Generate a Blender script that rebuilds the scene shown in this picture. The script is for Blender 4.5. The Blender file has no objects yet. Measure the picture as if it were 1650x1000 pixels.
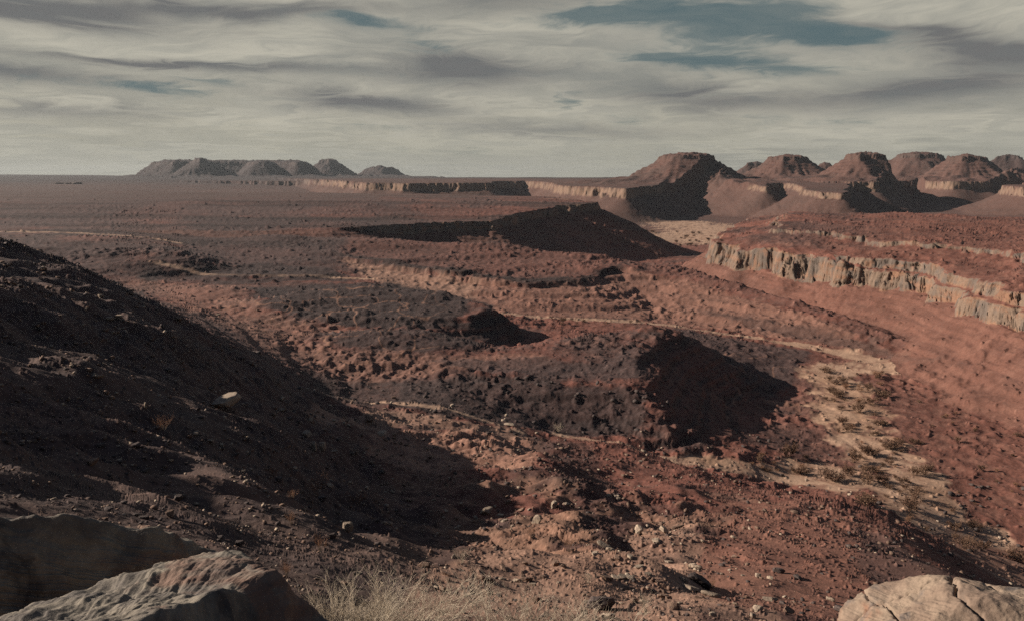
import bpy, math, random, os
import numpy as np
from mathutils import Vector, Matrix

# ------------------------------------------------------------------ camera, sky, sun
Q = float(os.environ.get('TQ', '1'))          # terrain density (1 = final)
F_ = 1295.0
TH = math.atan(213.0 / F_)
cs, sn = math.cos(TH), math.sin(TH)
sc = bpy.context.scene
cam_d = bpy.data.cameras.new('camera'); cam = bpy.data.objects.new('camera', cam_d)
sc.collection.objects.link(cam); sc.camera = cam
cam_d.sensor_width = 36.0; cam_d.lens = 36.0 * F_ / 1650.0
cam_d.clip_start = 0.1; cam_d.clip_end = 60000
cam.location = (0, 0, 0); cam.rotation_euler = (math.pi / 2 - TH, 0, 0)
sc.view_settings.view_transform = 'Standard'; sc.view_settings.look = 'None'
sc.view_settings.exposure = 0.75; sc.view_settings.gamma = 1
sc.view_settings.use_curve_mapping = False
sc.cycles.max_bounces = 4; sc.cycles.diffuse_bounces = 1; sc.cycles.volume_bounces = 0
sc.cycles.use_denoising = False

SUN_EL = math.radians(24.5)
SUN_AZ = math.radians(-81.0)                   # from +Y (view direction) towards -X (left)
sdir = Vector((math.sin(SUN_AZ) * math.cos(SUN_EL), math.cos(SUN_AZ) * math.cos(SUN_EL), math.sin(SUN_EL)))
sl = bpy.data.lights.new('sun', 'SUN'); sl.energy = 5.0; sl.angle = math.radians(0.5); sl.color = (1.0, 0.88, 0.76)
so = bpy.data.objects.new('sun', sl); sc.collection.objects.link(so)
so.rotation_euler = (-sdir).to_track_quat('-Z', 'Y').to_euler()

class NT:                                      # small node helper
    def __init__(s, tree): s.t = tree; s.n = tree.nodes; s.l = tree.links
    def new(s, ty, **k):
        n = s.n.new(ty)
        for a, b in k.items(): setattr(n, a, b)
        return n
    def put(s, sock, val):
        if isinstance(val, bpy.types.NodeSocket): s.l.new(val, sock)
        elif val is not None: sock.default_value = val
    def m(s, op, a, b=None, c=None, clamp=False):
        n = s.new('ShaderNodeMath', operation=op, use_clamp=clamp)
        s.put(n.inputs[0], a)
        if b is not None: s.put(n.inputs[1], b)
        if c is not None: s.put(n.inputs[2], c)
        return n.outputs[0]
    def noise(s, vec, scale, detail=4, rough=0.5, dist=0.0):
        n = s.new('ShaderNodeTexNoise'); s.put(n.inputs['Vector'], vec)
        n.inputs['Scale'].default_value = scale; n.inputs['Detail'].default_value = detail
        n.inputs['Roughness'].default_value = rough; n.inputs['Distortion'].default_value = dist
        return n.outputs['Fac']
    def ramp(s, f, a, b, interp='SMOOTHSTEP'):
        n = s.new('ShaderNodeMapRange', interpolation_type=interp)
        s.put(n.inputs[0], f); n.inputs[1].default_value = a; n.inputs[2].default_value = b
        return n.outputs[0]
    def mix(s, f, a, b, mode='MIX'):
        n = s.new('ShaderNodeMix', data_type='RGBA', blend_type=mode)
        s.put(n.inputs[0], f)
        s.put(n.inputs[6], a if not isinstance(a, tuple) else (*a, 1)[:4]); s.put(n.inputs[7], b if not isinstance(b, tuple) else (*b, 1)[:4])
        return n.outputs[2]
    def xyz(s, x, y, z):
        n = s.new('ShaderNodeCombineXYZ')
        for i, q in enumerate((x, y, z)): s.put(n.inputs[i], q)
        return n.outputs[0]

def make_world():
    w = bpy.data.worlds.new('World'); sc.world = w; w.use_nodes = True
    w.node_tree.nodes.clear(); T = NT(w.node_tree)
    out = T.new('ShaderNodeOutputWorld'); bg = T.new('ShaderNodeBackground')
    sky = T.new('ShaderNodeTexSky'); sky.sky_type = 'NISHITA'; sky.sun_disc = False
    sky.sun_elevation = SUN_EL; sky.sun_rotation = SUN_AZ; sky.dust_density = 1.5; sky.altitude = 600
    tc = T.new('ShaderNodeTexCoord'); sp = T.new('ShaderNodeSeparateXYZ'); T.l.new(tc.outputs['Generated'], sp.inputs[0])
    x, y, z = sp.outputs
    az = T.m('ARCTAN2', x, y)                                     # radians right of +Y
    hyp = T.m('SQRT', T.m('ADD', T.m('MULTIPLY', x, x), T.m('MULTIPLY', y, y)))
    el = T.m('ARCTAN2', z, hyp)
    zz = T.m('MAXIMUM', z, 0.0)
    k = T.m('ADD', zz, 0.055)
    pl = T.xyz(T.m('DIVIDE', x, k), T.m('DIVIDE', y, k), 0.0)      # the cloud deck seen in perspective
    w1 = T.noise(pl, 0.9, 3, 0.5)
    # streaks: long in the horizontal
    wy = T.m('MULTIPLY_ADD', T.m('SUBTRACT', w1, 0.5), 0.10, el)
    st = T.xyz(T.m('MULTIPLY', az, 2.2), T.m('MULTIPLY', wy, 16.0), 0.3)
    n1 = T.noise(st, 1.1, 7, 0.58, 0.35)
    n2 = T.noise(T.xyz(T.m('MULTIPLY', az, 3.0), T.m('MULTIPLY', wy, 21.0), 5.3), 1.3, 8, 0.62, 0.6)
    n3 = T.noise(T.xyz(T.m('MULTIPLY', az, 9.0), T.m('MULTIPLY', el, 30.0), 9.1), 1.2, 6, 0.6, 0.9)
    warpa = T.m('MULTIPLY_ADD', T.m('SUBTRACT', n2, 0.5), 0.16, az)
    warpe = T.m('MULTIPLY_ADD', T.m('SUBTRACT', n1, 0.5), 0.07, el)
    def blob(u, v, ru, rv, tilt=0.0):
        a0 = math.atan((u - 825) / F_); e0 = math.atan((287 - v) / F_ * math.cos(a0))
        da = T.m('SUBTRACT', warpa, a0); de = T.m('SUBTRACT', T.m('MULTIPLY_ADD', da, tilt, warpe), e0)
        qa = T.m('DIVIDE', da, ru / F_); qe = T.m('DIVIDE', de, rv / F_)
        r2 = T.m('ADD', T.m('MULTIPLY', qa, qa), T.m('MULTIPLY', qe, qe))
        return T.m('EXPONENT', T.m('MULTIPLY', r2, -1.0))
    def total(lst):
        s_ = None
        for (wt, *b) in lst:
            t = T.m('MULTIPLY', blob(*b), wt); s_ = t if s_ is None else T.m('ADD', s_, t)
        return s_
    # openings of blue between the clouds
    blue = total([(.55, 1160, 70, 200, 40, 0), (.8, 1010, 38, 110, 12, 0.02), (.9, 1190, 52, 80, 20, -.1), (1.1, 1330, 72, 60, 17, 0.1), (.7, 1120, 112, 110, 14, .05), (.6, 1230, 20, 90, 14, -.1), (.6, 1290, 125, 70, 12, .1), (.5, 700, 95, 60, 9, .1), (.5, 1380, 200, 60, 7, 0), (.8, 600, 55, 80, 13, .1), (.6, 1010, 40, 120, 18, 0),
                  (.8, 215, 150, 110, 10, .08), (.65, 330, 142, 60, 7, .12), (.6, 905, 165, 30, 10, 0), (.55, 990, 188, 40, 12, 0),
                  (.45, 1210, 200, 60, 10, 0), (.4, 560, 208, 120, 7, 0), (.5, 1100, 10, 120, 14, 0), (.35, 820, 250, 300, 14, 0)])
    dark = total([(1.0, 90, 27, 170, 16, .03), (.85, 400, 28, 180, 12, -.03), (.8, 260, 108, 260, 8, .03), (.6, 60, 128, 110, 14, 0), (.75, 620, 172, 130, 15, .05), (.6, 770, 130, 130, 20, 0),
                  (.65, 1580, 92, 130, 30, .12), (.5, 1440, 60, 150, 12, .2), (.6, 1500, 145, 140, 18, 0), (.65, 1130, 165, 130, 16, .05), (.5, 900, 205, 190, 12, 0), (.4, 120, 185, 110, 11, 0),
                  (.4, 800, 20, 160, 20, 0), (.35, 1400, 170, 150, 18, 0), (.4, 730, 110, 90, 14, 0)])
    cov = T.m('ADD', T.ramp(n1, 0.30, 0.62), 0.25)
    fib = T.noise(T.xyz(T.m('MULTIPLY_ADD', el, 10.0, T.m('MULTIPLY', az, 6.0)), T.m('MULTIPLY_ADD', az, -5.0, T.m('MULTIPLY', wy, 42.0)), 2.2), 1.3, 9, 0.66, 0.35)
    open_ = T.ramp(T.m('ADD', T.m('MULTIPLY', blue, 1.30), T.m('ADD', T.m('MULTIPLY', T.m('SUBTRACT', fib, .5), 2.6), T.m('MULTIPLY', T.m('SUBTRACT', n3, .5), 1.2))), .18, 1.25)
    cloud = T.m('SUBTRACT', T.m('ADD', T.m('MULTIPLY', cov, 0.25), 0.80), T.m('MULTIPLY', open_, .92), clamp=True)
    cloud = T.m('MULTIPLY', cloud, T.m('MULTIPLY_ADD', T.ramp(fib, .3, .7), 0.16, 0.86))
    # clear overhead and behind: the deck thins out above the picture
    fade = T.m('MULTIPLY', T.m('SUBTRACT', 1.0, T.ramp(el, 0.25, 0.45)), T.m('SUBTRACT', 1.0, T.ramp(T.m('ABSOLUTE', az), 0.9, 1.5)))
    low = T.m('MULTIPLY_ADD', T.ramp(el, 0.0, 0.07), 0.45, 0.55)
    cloud = T.m('MULTIPLY', T.m('MULTIPLY', cloud, T.m('MULTIPLY_ADD', fade, 0.94, 0.06)), low)
    dk = T.m('MULTIPLY', T.m('MULTIPLY_ADD', n2, 1.7, 0.45), dark)
    dk = T.m('ADD', dk, T.m('MULTIPLY', T.ramp(n1, 0.56, 0.36), 0.30), clamp=True)
    lit = T.mix(T.ramp(el, 0.0, 0.16), (0.76, 0.71, 0.56), (0.69, 0.66, 0.555))
    lit = T.mix(T.m('MULTIPLY', T.ramp(n2, .38, .62), .65), lit, (0.86, 0.81, 0.67))
    cc = T.mix(T.m('MULTIPLY', dk, .92), lit, (0.215, 0.215, 0.222))
    cc = T.mix(T.m('MULTIPLY', T.ramp(fib, .62, .35), .22), cc, (0.30, 0.30, 0.29))
    skyc = T.new('ShaderNodeMix', data_type='RGBA', blend_type='MULTIPLY'); skyc.inputs[0].default_value = 1
    T.l.new(sky.outputs[0], skyc.inputs[6]); skyc.inputs[7].default_value = (0.072, 0.078, 0.086, 1)
    clear = T.mix(T.ramp(el, 0.0, 0.12), (0.42, 0.43, 0.375), (0.165, 0.238, 0.250))
    base = T.mix(0.92, skyc.outputs[2], clear)
    base = T.mix(T.ramp(el, 0.22, 0.45), base, skyc.outputs[2])
    col = T.mix(cloud, base, cc)
    T.l.new(col, bg.inputs['Color']); bg.inputs['Strength'].default_value = 0.365
    T.l.new(bg.outputs[0], out.inputs[0])
make_world()

# ------------------------------------------------------------------ noise in numpy
rng = np.random.default_rng(7)
_perm = rng.permutation(4096).astype(np.int32); _perm = np.concatenate([_perm, _perm])
_ga = rng.random(4096).astype(np.float32) * 2 * np.pi
_gx, _gy = np.cos(_ga), np.sin(_ga)
def perlin(x, y, seed=0):
    x = np.asarray(x, np.float64) + seed * 37.31; y = np.asarray(y, np.float64) + seed * 91.7
    xf = np.floor(x); yf = np.floor(y)
    fx = (x - xf).astype(np.float32); fy = (y - yf).astype(np.float32)
    xi = xf.astype(np.int64) & 4095; yi = yf.astype(np.int64) & 4095
    x1 = (xi + 1) & 4095; y1 = (yi + 1) & 4095
    a = _perm[xi]; b = _perm[x1]
    h00 = _perm[a + yi]; h10 = _perm[b + yi]; h01 = _perm[a + y1]; h11 = _perm[b + y1]
    ux = fx * fx * fx * (fx * (fx * 6 - 15) + 10); uy = fy * fy * fy * (fy * (fy * 6 - 15) + 10)
    n00 = _gx[h00] * fx + _gy[h00] * fy; n10 = _gx[h10] * (fx - 1) + _gy[h10] * fy
    n01 = _gx[h01] * fx + _gy[h01] * (fy - 1); n11 = _gx[h11] * (fx - 1) + _gy[h11] * (fy - 1)
    a_ = n00 + ux * (n10 - n00); b_ = n01 + ux * (n11 - n01)
    return (a_ + uy * (b_ - a_)) * 1.4
def fbm(x, y, lam, octs=3, seed=0, gain=0.5):
    s_ = 0; a = 1.0
    for i in range(octs):
        s_ = s_ + a * perlin(x / lam, y / lam, seed + i * 3); lam /= 2.13; a *= gain
    return s_
def sstep(x, a, b):
    t = np.clip((x - a) / (b - a), 0, 1); return t * t * (3 - 2 * t)
def smax(a, b, k):
    h = np.clip(0.5 + 0.5 * (a - b) / k, 0, 1); return b + (a - b) * h + k * h * (1 - h)

# ------------------------------------------------------------------ a place in the picture to a place on the land
def ray(u, v):
    x = (u - 825.0) / F_; y = (500.0 - v) / F_
    return x, cs + y * sn, -sn + y * cs
def P(u, v, D):
    x, dy, dz = ray(u, v); return (x * D / dy, D, dz * D / dy)
def PZ(u, v, z):                                # the point seen at (u, v) lying at height z
    x, dy, dz = ray(u, v); t = z / dz; return (x * t, dy * t, z)
def XD(u, D, z=-30.0):
    """plan position in the column u at depth D for a point at height z"""
    # v from z: dz/dy = z/D
    t = z / D; y = (t * cs + sn) / (cs - t * sn)
    return ((u - 825.0) / F_ * D / (cs + y * sn), D)

BASE = [  # u, v, D : visible ground
 (0,403,105),(100,435,105),(200,472,108),(300,524,115),(400,580,125),(470,625,135),
 (-200,340,105),
 (0,500,70),(0,600,42),(0,700,25),(0,780,15.5),(100,520,80),(100,620,45),(100,700,30),(100,790,17),
 (200,560,80),(200,640,50),(200,720,32),(200,800,19),(300,600,82),(300,660,56),(300,740,34),(300,830,18),
 (400,645,85),(400,700,57),(400,780,34),(400,860,19),(500,690,92),(500,760,58),(500,840,30),(500,930,15),
 (350,470,300),(200,450,320),(450,520,255),(500,560,215),(540,600,190),(600,560,225),(560,640,168),(620,655,160),
 (700,702,135),(800,705,138),(700,655,162),(800,675,160),(900,700,162),(1000,712,162),(1100,738,160),(1215,735,164),
 (600,700,122),(700,740,112),(800,745,112),(880,745,114),(640,790,88),(700,790,92),(800,800,88),(900,790,94),(1000,775,120),(1100,785,116),(1180,775,145),
 (600,820,68),(700,850,58),(800,860,55),(900,860,60),(1000,830,84),(1000,870,62),(700,900,40),(850,908,38),(600,900,33),(1000,930,35),(1100,900,50),(1100,960,30),(1130,860,70),
 (600,1000,13),(800,1000,14),(1000,1000,16),(1150,1000,19),(800,955,22),(950,955,24),
 (1200,1000,24),(1250,960,35),(1250,900,62),(1250,850,86),(1240,808,108),(1160,835,92),(1350,950,46),(1350,880,78),(1370,832,104),(1450,915,68),(1450,870,92),
 (1500,1000,38),(1400,824,124),(1480,860,118),(1560,907,105),(1650,977,88),(1750,1050,60),(1650,1060,42),
 (1240,772,156),(1300,745,168),(1400,760,163),(1480,780,156),(1350,680,198),(1400,640,220),(1330,600,246),(1450,598,246),(1580,605,242),(1560,850,139),(1640,935,124),
 (1600,700,188),(1640,640,222),(1650,800,152),(1800,760,160),(1900,900,120),(1250,625,232),(1250,690,192),(1150,640,215),(1160,560,262),(1750,615,235),
 (820,516,292),(900,520,296),(1000,524,296),(1150,537,294),(1300,556,280),(1420,580,262),
 (600,453,352),(400,456,340),(300,452,340),(650,530,236),(760,568,210),(850,564,244),(800,552,246),(905,534,275),(700,534,240),(905,532,266),(480,534,232),
 (0,428,310),(60,432,322),(200,432,335),(300,424,352),(0,376,455),(150,379,445),(290,398,412),(0,386,405),(150,385,400),(280,400,385),(330,410,392),
 (420,405,420),(500,412,402),(-300,400,330),(-300,376,455),
 (0,352,620),(0,330,850),(0,312,1250),(0,300,1800),(0,290,2600),(0,281.5,4500),(200,352,620),(200,332,850),(200,315,1120),
 (400,352,620),(400,332,840),(400,318,1050),(560,374,520),(560,342,700),(560,322,950),(300,372,520),(450,366,540),
 (-400,352,620),(-400,310,1200),(-400,284,4500),
 (1000,381,880),(1100,386,860),(1150,372,950),(1060,366,1010),(1120,352,1150)]
BASEZ = [ # u, D, z : ground hidden from the camera
 (700,500,-46),(800,515,-57),(900,545,-62),(1000,570,-63),(1100,610,-63),(1200,560,-63),(1250,500,-63),(1300,430,-62),(1400,355,-61),(1500,300,-60),
 (1450,1150,-58),(1300,900,-60),(1600,900,-50),(1400,1500,-50),(1150,1350,-52),(1250,1250,-55),(1850,700,-50),(1700,400,-55),(1850,300,-55),
 (900,900,-62),(820,1150,-52),(700,1280,-42),(500,1600,-36),(300,1700,-30),
 (900,1800,-45),(1200,2200,-30),(1600,2400,-30),(800,2600,-14),(500,2600,-12),(1200,3000,-8),(1600,3200,-8),(200,2400,-6),(1900,2400,-20),
 (-330,115,-4),(-600,62,-3.5),(-600,95,-3),(-900,45,3.2),(-900,90,7),(-1500,30,5.5),(-1500,60,10),(-400,50,-5),(-300,30,-5),(-700,25,-.8),(-1500,14,1.5),  # unseen ridge left of the frame, raised to throw shadow on the near slope
 (800,5000,-14),(500,5000,-10),(200,6000,16),(0,8000,25),(800,11000,-30),(1300,6000,-10),(1700,7000,-10),(200,11000,20),(-400,9000,20),(2200,1500,-40),(2200,300,-50),(2200,5000,-10)]

def nearz(phi, r):                              # the ledge the photographer stands on
    return -1.75 - 0.30 * max(0, r - 1.0)
pts = []
for u, v, D in BASE: pts.append(P(u, v, D))
for u, D, z in BASEZ: X, Y = XD(u, D, z); pts.append((X, Y, z))
for k_ in range(-12, 13):
    ph = k_ * math.pi / 12.5
    for r in (0.8, 1.6, 3.2): pts.append((math.sin(ph) * r, math.cos(ph) * r, nearz(ph, r)))
    if abs(k_) <= 4: pts.append((math.sin(ph) * 6.5, math.cos(ph) * 6.5, -4.5 + (0.45 if k_ < -1 else 0.35 if k_ > 1 else 0)))
    if abs(k_) >= 6:                            # outside the picture
        lf = math.sin(ph) < 0
        for r, zl, zr in ((7, -2.5, -4), (20, 0, -10), (60, 10, -28), (160, 30, -45), (500, 20, -50), (2000, 0, -20), (9000, 0, 0)):
            pts.append((math.sin(ph) * r, math.cos(ph) * r, zl if lf else zr))
pts = np.array(pts)
def warp_(x, y):
    r = np.sqrt(x * x + y * y) + 1e-6
    return np.arctan2(x, y) * 1.7, np.log(r), r
A_, S_, R_ = warp_(pts[:, 0], pts[:, 1])
def kern(a, s_): return np.sqrt(a * a + s_ * s_ + 0.0016)
K_ = kern(A_[:, None] - A_[None], S_[:, None] - S_[None])
n_ = len(pts)
M_ = np.zeros((n_ + 1, n_ + 1)); M_[:n_, :n_] = K_ - 0.0008 * np.eye(n_); M_[:n_, n_] = 1; M_[n_, :n_] = 1
W_ = np.linalg.solve(M_, np.append(pts[:, 2] / R_, 0))
GA = np.linspace(-math.pi * 1.7, math.pi * 1.7, 1101); GS = np.linspace(math.log(0.5), math.log(14000), 900)
GT = np.zeros((len(GA), len(GS)), np.float32)
for i in range(len(GA)):
    GT[i] = (kern(GA[i] - A_[None, :], GS[:, None] - S_[None, :]) @ W_[:n_] + W_[n_])
# finer grid in the view
GA2 = np.linspace(-1.2, 1.2, 1001); GT2 = np.zeros((len(GA2), len(GS)), np.float32)
for i in range(len(GA2)):
    GT2[i] = (kern(GA2[i] - A_[None, :], GS[:, None] - S_[None, :]) @ W_[:n_] + W_[n_])
def _bil(G, a, s_, a0, da, s0, ds):
    fi = np.clip((a - a0) / da, 0, G.shape[0] - 1.001); fj = np.clip((s_ - s0) / ds, 0, G.shape[1] - 1.001)
    i = fi.astype(np.int32); j = fj.astype(np.int32); fi = fi - i; fj = fj - j
    return (G[i, j] * (1 - fi) * (1 - fj) + G[i + 1, j] * fi * (1 - fj) + G[i, j + 1] * (1 - fi) * fj + G[i + 1, j + 1] * fi * fj)
def base_z(x, y):
    a, s_, r = warp_(x, y)
    t1 = _bil(GT, a, s_, GA[0], GA[1] - GA[0], GS[0], GS[1] - GS[0])
    t2 = _bil(GT2, a, s_, GA2[0], GA2[1] - GA2[0], GS[0], GS[1] - GS[0])
    return np.where(np.abs(a) < 1.19, t2, t1) * r

# ------------------------------------------------------------------ landforms laid out in plan
def poly_sd(px, py, poly, vals=None):
    """signed distance (outside +), and the vertex value of the nearest edge point"""
    best = np.full(px.shape, 1e18); inside = np.zeros(px.shape, bool); val = np.zeros(px.shape)
    n = len(poly)
    for i in range(n):
        x0, y0 = poly[i]; x1, y1 = poly[(i + 1) % n]
        ex, ey = x1 - x0, y1 - y0; L = ex * ex + ey * ey + 1e-9
        t = np.clip(((px - x0) * ex + (py - y0) * ey) / L, 0, 1)
        dx = px - x0 - t * ex; dy = py - y0 - t * ey; d2 = dx * dx + dy * dy
        m = d2 < best; best = np.where(m, d2, best)
        if vals is not None: val = np.where(m, vals[i] + (vals[(i + 1) % n] - vals[i]) * t, val)
        c = ((y0 > py) != (y1 > py)) & (px < ex * (py - y0) / (ey + (1e-12 if ey == 0 else 0)) + x0)
        inside ^= c
    d = np.sqrt(best)
    return np.where(inside, -d, d), val
def idw(px, py, pts3, p=2.0, soft=12.0):
    num = 0; den = 0
    for (x, y, z) in pts3:
        w = 1.0 / ((px - x) ** 2 + (py - y) ** 2 + soft * soft) ** (p / 2 + .5); num = num + w * z; den = den + w
    return num / den

# rounded hills: u, v, D, side slope at each corner of the hill top
HILLS = {
 'A': dict(k=2.5, R=3.0, pts=[(560,622,190,.18),(700,606,190,.34),(850,610,186,.42),(1000,622,181,.5),(1045,634,177,.55),(1046,590,197,.60),(1040,556,216,.60),
        (1072,521,238,.5),(960,537,236,.25),(850,560,216,.25),(700,578,214,.2),(590,596,200,.15)]),
 'B': dict(k=1.0, R=1.5, pts=[(430,481,266,.12),(500,464,282,.3),(600,458,290,.4),(700,468,282,.55),(772,485,266,.72),(794,497,258,.8),(758,514,247,.7),(640,513,245,.3),(520,506,250,.12)]),
 'B2': dict(k=1.0, R=3.0, pts=[(500,538,220,.15),(600,530,224,.2),(680,533,224,.25),(745,546,219,.4),(765,556,214,.45),(700,554,210,.25),(560,549,212,.15)]),
 'B0': dict(k=1.0, R=4.0, pts=[(330,426,376,.12),(420,423,384,.2),(520,429,376,.35),(566,443,360,.5),(500,444,350,.25),(350,440,350,.12)]),
 'D0': dict(k=1.5, R=5.0, pts=[(-300,389,398,.2),(0,387,398,.25),(120,387,396,.3),(230,392,388,.5),(262,398,378,.6),(180,404,358,.25),(0,400,352,.2),(-300,405,350,.2)]),
 'C': dict(k=2.5, R=6.0, pts=[(300,386,462,.2),(450,379,478,.3),(600,381,470,.45),(800,391,455,.55),(950,407,430,.55),(1100,427,398,.5),(1200,455,358,.5),(1300,483,322,.5),
        (1400,515,294,.5),(1480,547,272,.5),(1545,580,252,.6),(1500,568,258,.4),(1400,531,284,.3),(1300,500,312,.25),(1200,474,340,.22),(1100,447,374,.2),(990,429,390,.2),(930,447,360,.2),(850,453,351,.2),(790,447,357,.2),
        (700,433,373,.24),(600,419,391,.28),(545,411,402,.25),(450,402,424,.2),(340,397,436,.2)], lip=1.7),
 'H': dict(k=2.0, R=5.0, pts=[(1105,905,58,.35),(1128,865,72,.42),(1180,822,96,.45),(1250,803,116,.5),(1330,808,125,.5),(1400,824,123,.5),(1480,858,117,.5),(1560,905,104,.5),(1650,975,87,.5),(1760,1070,68,.5),(1600,1150,26,.1),(1400,1100,20,.1),(1200,1040,21,.1)],
   ins=[(1240,905,54),(1270,850,82),(1330,836,106),(1395,862,93),(1340,950,41),(1455,930,60),(1220,960,36)]),
 'F2': dict(k=.8, R=3.0, pts=[(520,334,640,.08),(600,329,655,.15),(655,332,652,.5),(680,339,632,.55),(625,338,626,.4),(540,338,625,.15)]),
 'M0': dict(k=1.5, R=5.0, pts=[(200,444,330,.15),(330,462,300,.12),(430,492,268,.12),(350,500,262,.1),(240,478,290,.1)]),
}
# mesas: rim (u, D), top height by fit, cliff, talus
def ztop_F(x, y): return np.interp(y, [0, 500, 575, 625, 690, 1000, 1300, 1700], [-33, -31.5, -28, -24.6, -19.8, -20.6, -17.5, -16])
def ztop_J(x, y): return np.interp(y, [1000, 1130, 1500, 1900, 3000], [-15, -14, -8.5, -4, 2]) 
def ztop_K(x, y): return np.interp(y, [2000, 2300, 3000, 3600], [-9, -8, 0, 8])
def ztop_M1(x, y): return np.interp(y, [1000, 1100, 1200, 1400, 1700], [-20, -16.5, -12.5, -6.5, -5])
def cst(z): return lambda x, y: z + 0 * x
MESAS = {
 'F': dict(z=ztop_F, hc=6.0, wc=3.5, sl=.52, nz=1.5, fl=.7, rim=[(585,515),(640,535),(710,548),(792,558),(830,592),(868,622),(894,664),(946,688),(952,706),(930,760),(890,880),(800,960),(700,1040),(500,1100),(200,1200),(-400,1250),(-900,900),(-900,500),(-200,480),(200,490),(400,490),(520,500)], hd=[.5,1,1,1,1,1,1,1,1,1,1,1,1,.5,.2,0,0,0,0,0,0,0]),
 'J': dict(z=ztop_J, hc=13.0, wc=5.0, sl=.60, nz=1.6, fl=1.0, rim=[(592,1480),(650,1440),(700,1455),(788,1440),(800,1620),(845,1720),(880,1640),(893,1360),(930,1250),(972,1180),(1008,1130),(1024,1165),(1058,1290),(1105,1400),(1160,1520),(1200,1680),(1228,1900),(1240,2300),(1150,3000),(400,3500),(560,1700)]),
 'K': dict(z=ztop_K, hc=22.0, wc=8.0, sl=.5, nz=2.0, fl=1.5, rim=[(700,2250),(560,2150),(480,2200),(380,2300),(300,2350),(200,2400),(0,2500),(-300,2500),(-300,4500),(700,4500)]),
 'M1': dict(z=ztop_M1, hc=7.5, wc=4.0, sl=.58, nz=1.2, fl=1.0, rim=[(1157,1400),(1180,1320),(1215,1260),(1234,1215),(1238,1290),(1262,1330),(1286,1240),(1292,1130),(1325,1060),(1356,1040),(1364,1080),(1368,1300),(1372,1700),(1250,1900),(1180,1700)]),
 'M2': dict(z=cst(-5.6), hc=15.0, wc=5.0, sl=.60, nz=1.6, fl=1.0, rim=[(1235,1680),(1300,1600),(1307,1400),(1330,1340),(1370,1310),(1408,1310),(1416,1360),(1425,1500),(1450,1660),(1480,1720),(1500,1620),(1540,1560),(1590,1560),(1612,1640),(1640,1750),(1750,1800),(1800,2600),(1200,2800)]),
 'M5': dict(z=cst(-12.0), hc=13.0, wc=5.0, sl=.52, nz=1.4, fl=1.0, rim=[(1612,1330),(1640,1200),(1700,1130),(1800,1100),(1950,1150),(1950,1500),(1700,1600),(1625,1480)]),
}
# buttes: cap outline (u, D) list, top z, skirt drop, skirt scale
BUTTES = {
 'L': dict(tl=6.0, z=41, dr=40, sc=34, crag=2.5, cap=[(1062,1500),(1085,1450),(1130,1440),(1152,1480),(1150,1580),(1100,1620)]),
 'b0': dict(z=43, dr=40, sc=34, crag=2.0, cap=[(1205,2250),(1228,2250),(1228,2350),(1205,2350)]),
 'b1': dict(z=44, dr=39, sc=32, crag=2.5, cap=[(1238,1680),(1262,1640),(1300,1650),(1300,1740),(1250,1760)]),
 'b15': dict(z=38, dr=34, sc=26, crag=1.5, cap=[(1322,2000),(1336,2000),(1336,2040),(1322,2040)]),
 'b2': dict(z=42.5, dr=37, sc=34, crag=4.0, cap=[(1358,1480),(1385,1440),(1420,1450),(1428,1520),(1390,1560)]),
 'b3': dict(z=57, dr=52, sc=38, crag=3.5, cap=[(1440,1990),(1475,1930),(1512,1930),(1520,2060),(1450,2080)]),
 'b4': dict(z=46, dr=42, sc=36, crag=3.5, cap=[(1528,1740),(1550,1700),(1580,1700),(1588,1790),(1540,1810)]),
 'b5': dict(z=58, dr=52, sc=36, crag=2.5, cap=[(1605,2150),(1640,2130),(1645,2230),(1605,2240)]),
 'b6': dict(z=47, dr=44, sc=38, crag=3.5, cap=[(1658,1640),(1700,1600),(1760,1620),(1740,1720),(1670,1720)]),
 'N1': dict(tl=6.0, z=69, dr=58, sc=62, crag=4.0, cap=[(245,3560),(280,3460),(305,3520),(318,3300),(330,3300),(345,3560),(400,3600),(412,3420),(425,3420),(440,3600),(480,3500),(498,3560),(490,3900),(250,3900)]),
 'N2': dict(tl=6.0, z=78, dr=66, sc=58, crag=4.0, cap=[(312,3330),(322,3280),(334,3330),(330,3400),(316,3400)]),
 'O': dict(tl=6.0, z=90, dr=76, sc=62, crag=5.0, cap=[(516,4100),(530,4050),(545,4100),(542,4160),(520,4160)]),
 'O2': dict(tl=6.0, z=50, dr=36, sc=130, crag=2.5, cap=[(590,4250),(615,4200),(640,4300),(600,4350)]),
}
for d_ in HILLS.values():
    d_['p3'] = [P(u, v, D) for u, v, D, s_ in d_['pts']]; d_['all3'] = d_['p3'] + [P(*q) for q in d_.get('ins', [])]; d_['sl'] = [q[3] for q in d_['pts']]
for d_ in MESAS.values(): d_['poly'] = [XD(u, D, -12) for u, D in d_['rim']]
for d_ in BUTTES.values(): d_['poly'] = [XD(u, D, 40) for u, D in d_['cap']]
GR = [(1140,440),(1146,418),(1180,402),(1217,385),(1250,372),(1283,362),(1300,356),(1322,347),(1350,338),(1383,328),(1430,318),(1483,303),(1525,283),(1567,262),(1605,247),(1640,234),
      (1720,215),(1850,195),(2100,190),(2300,420),(1900,540),(1650,575),(1400,625),(1300,680),(1215,715),(1195,640),(1160,520)]
G_POLY = [XD(u, D, -40) for u, D in GR]

def bbox(poly, pad, x, y):
    a = np.array([q[:2] for q in poly]); lo = a.min(0) - pad; hi = a.max(0) + pad
    return np.nonzero((x > lo[0]) & (x < hi[0]) & (y > lo[1]) & (y < hi[1]))[0]

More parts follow.
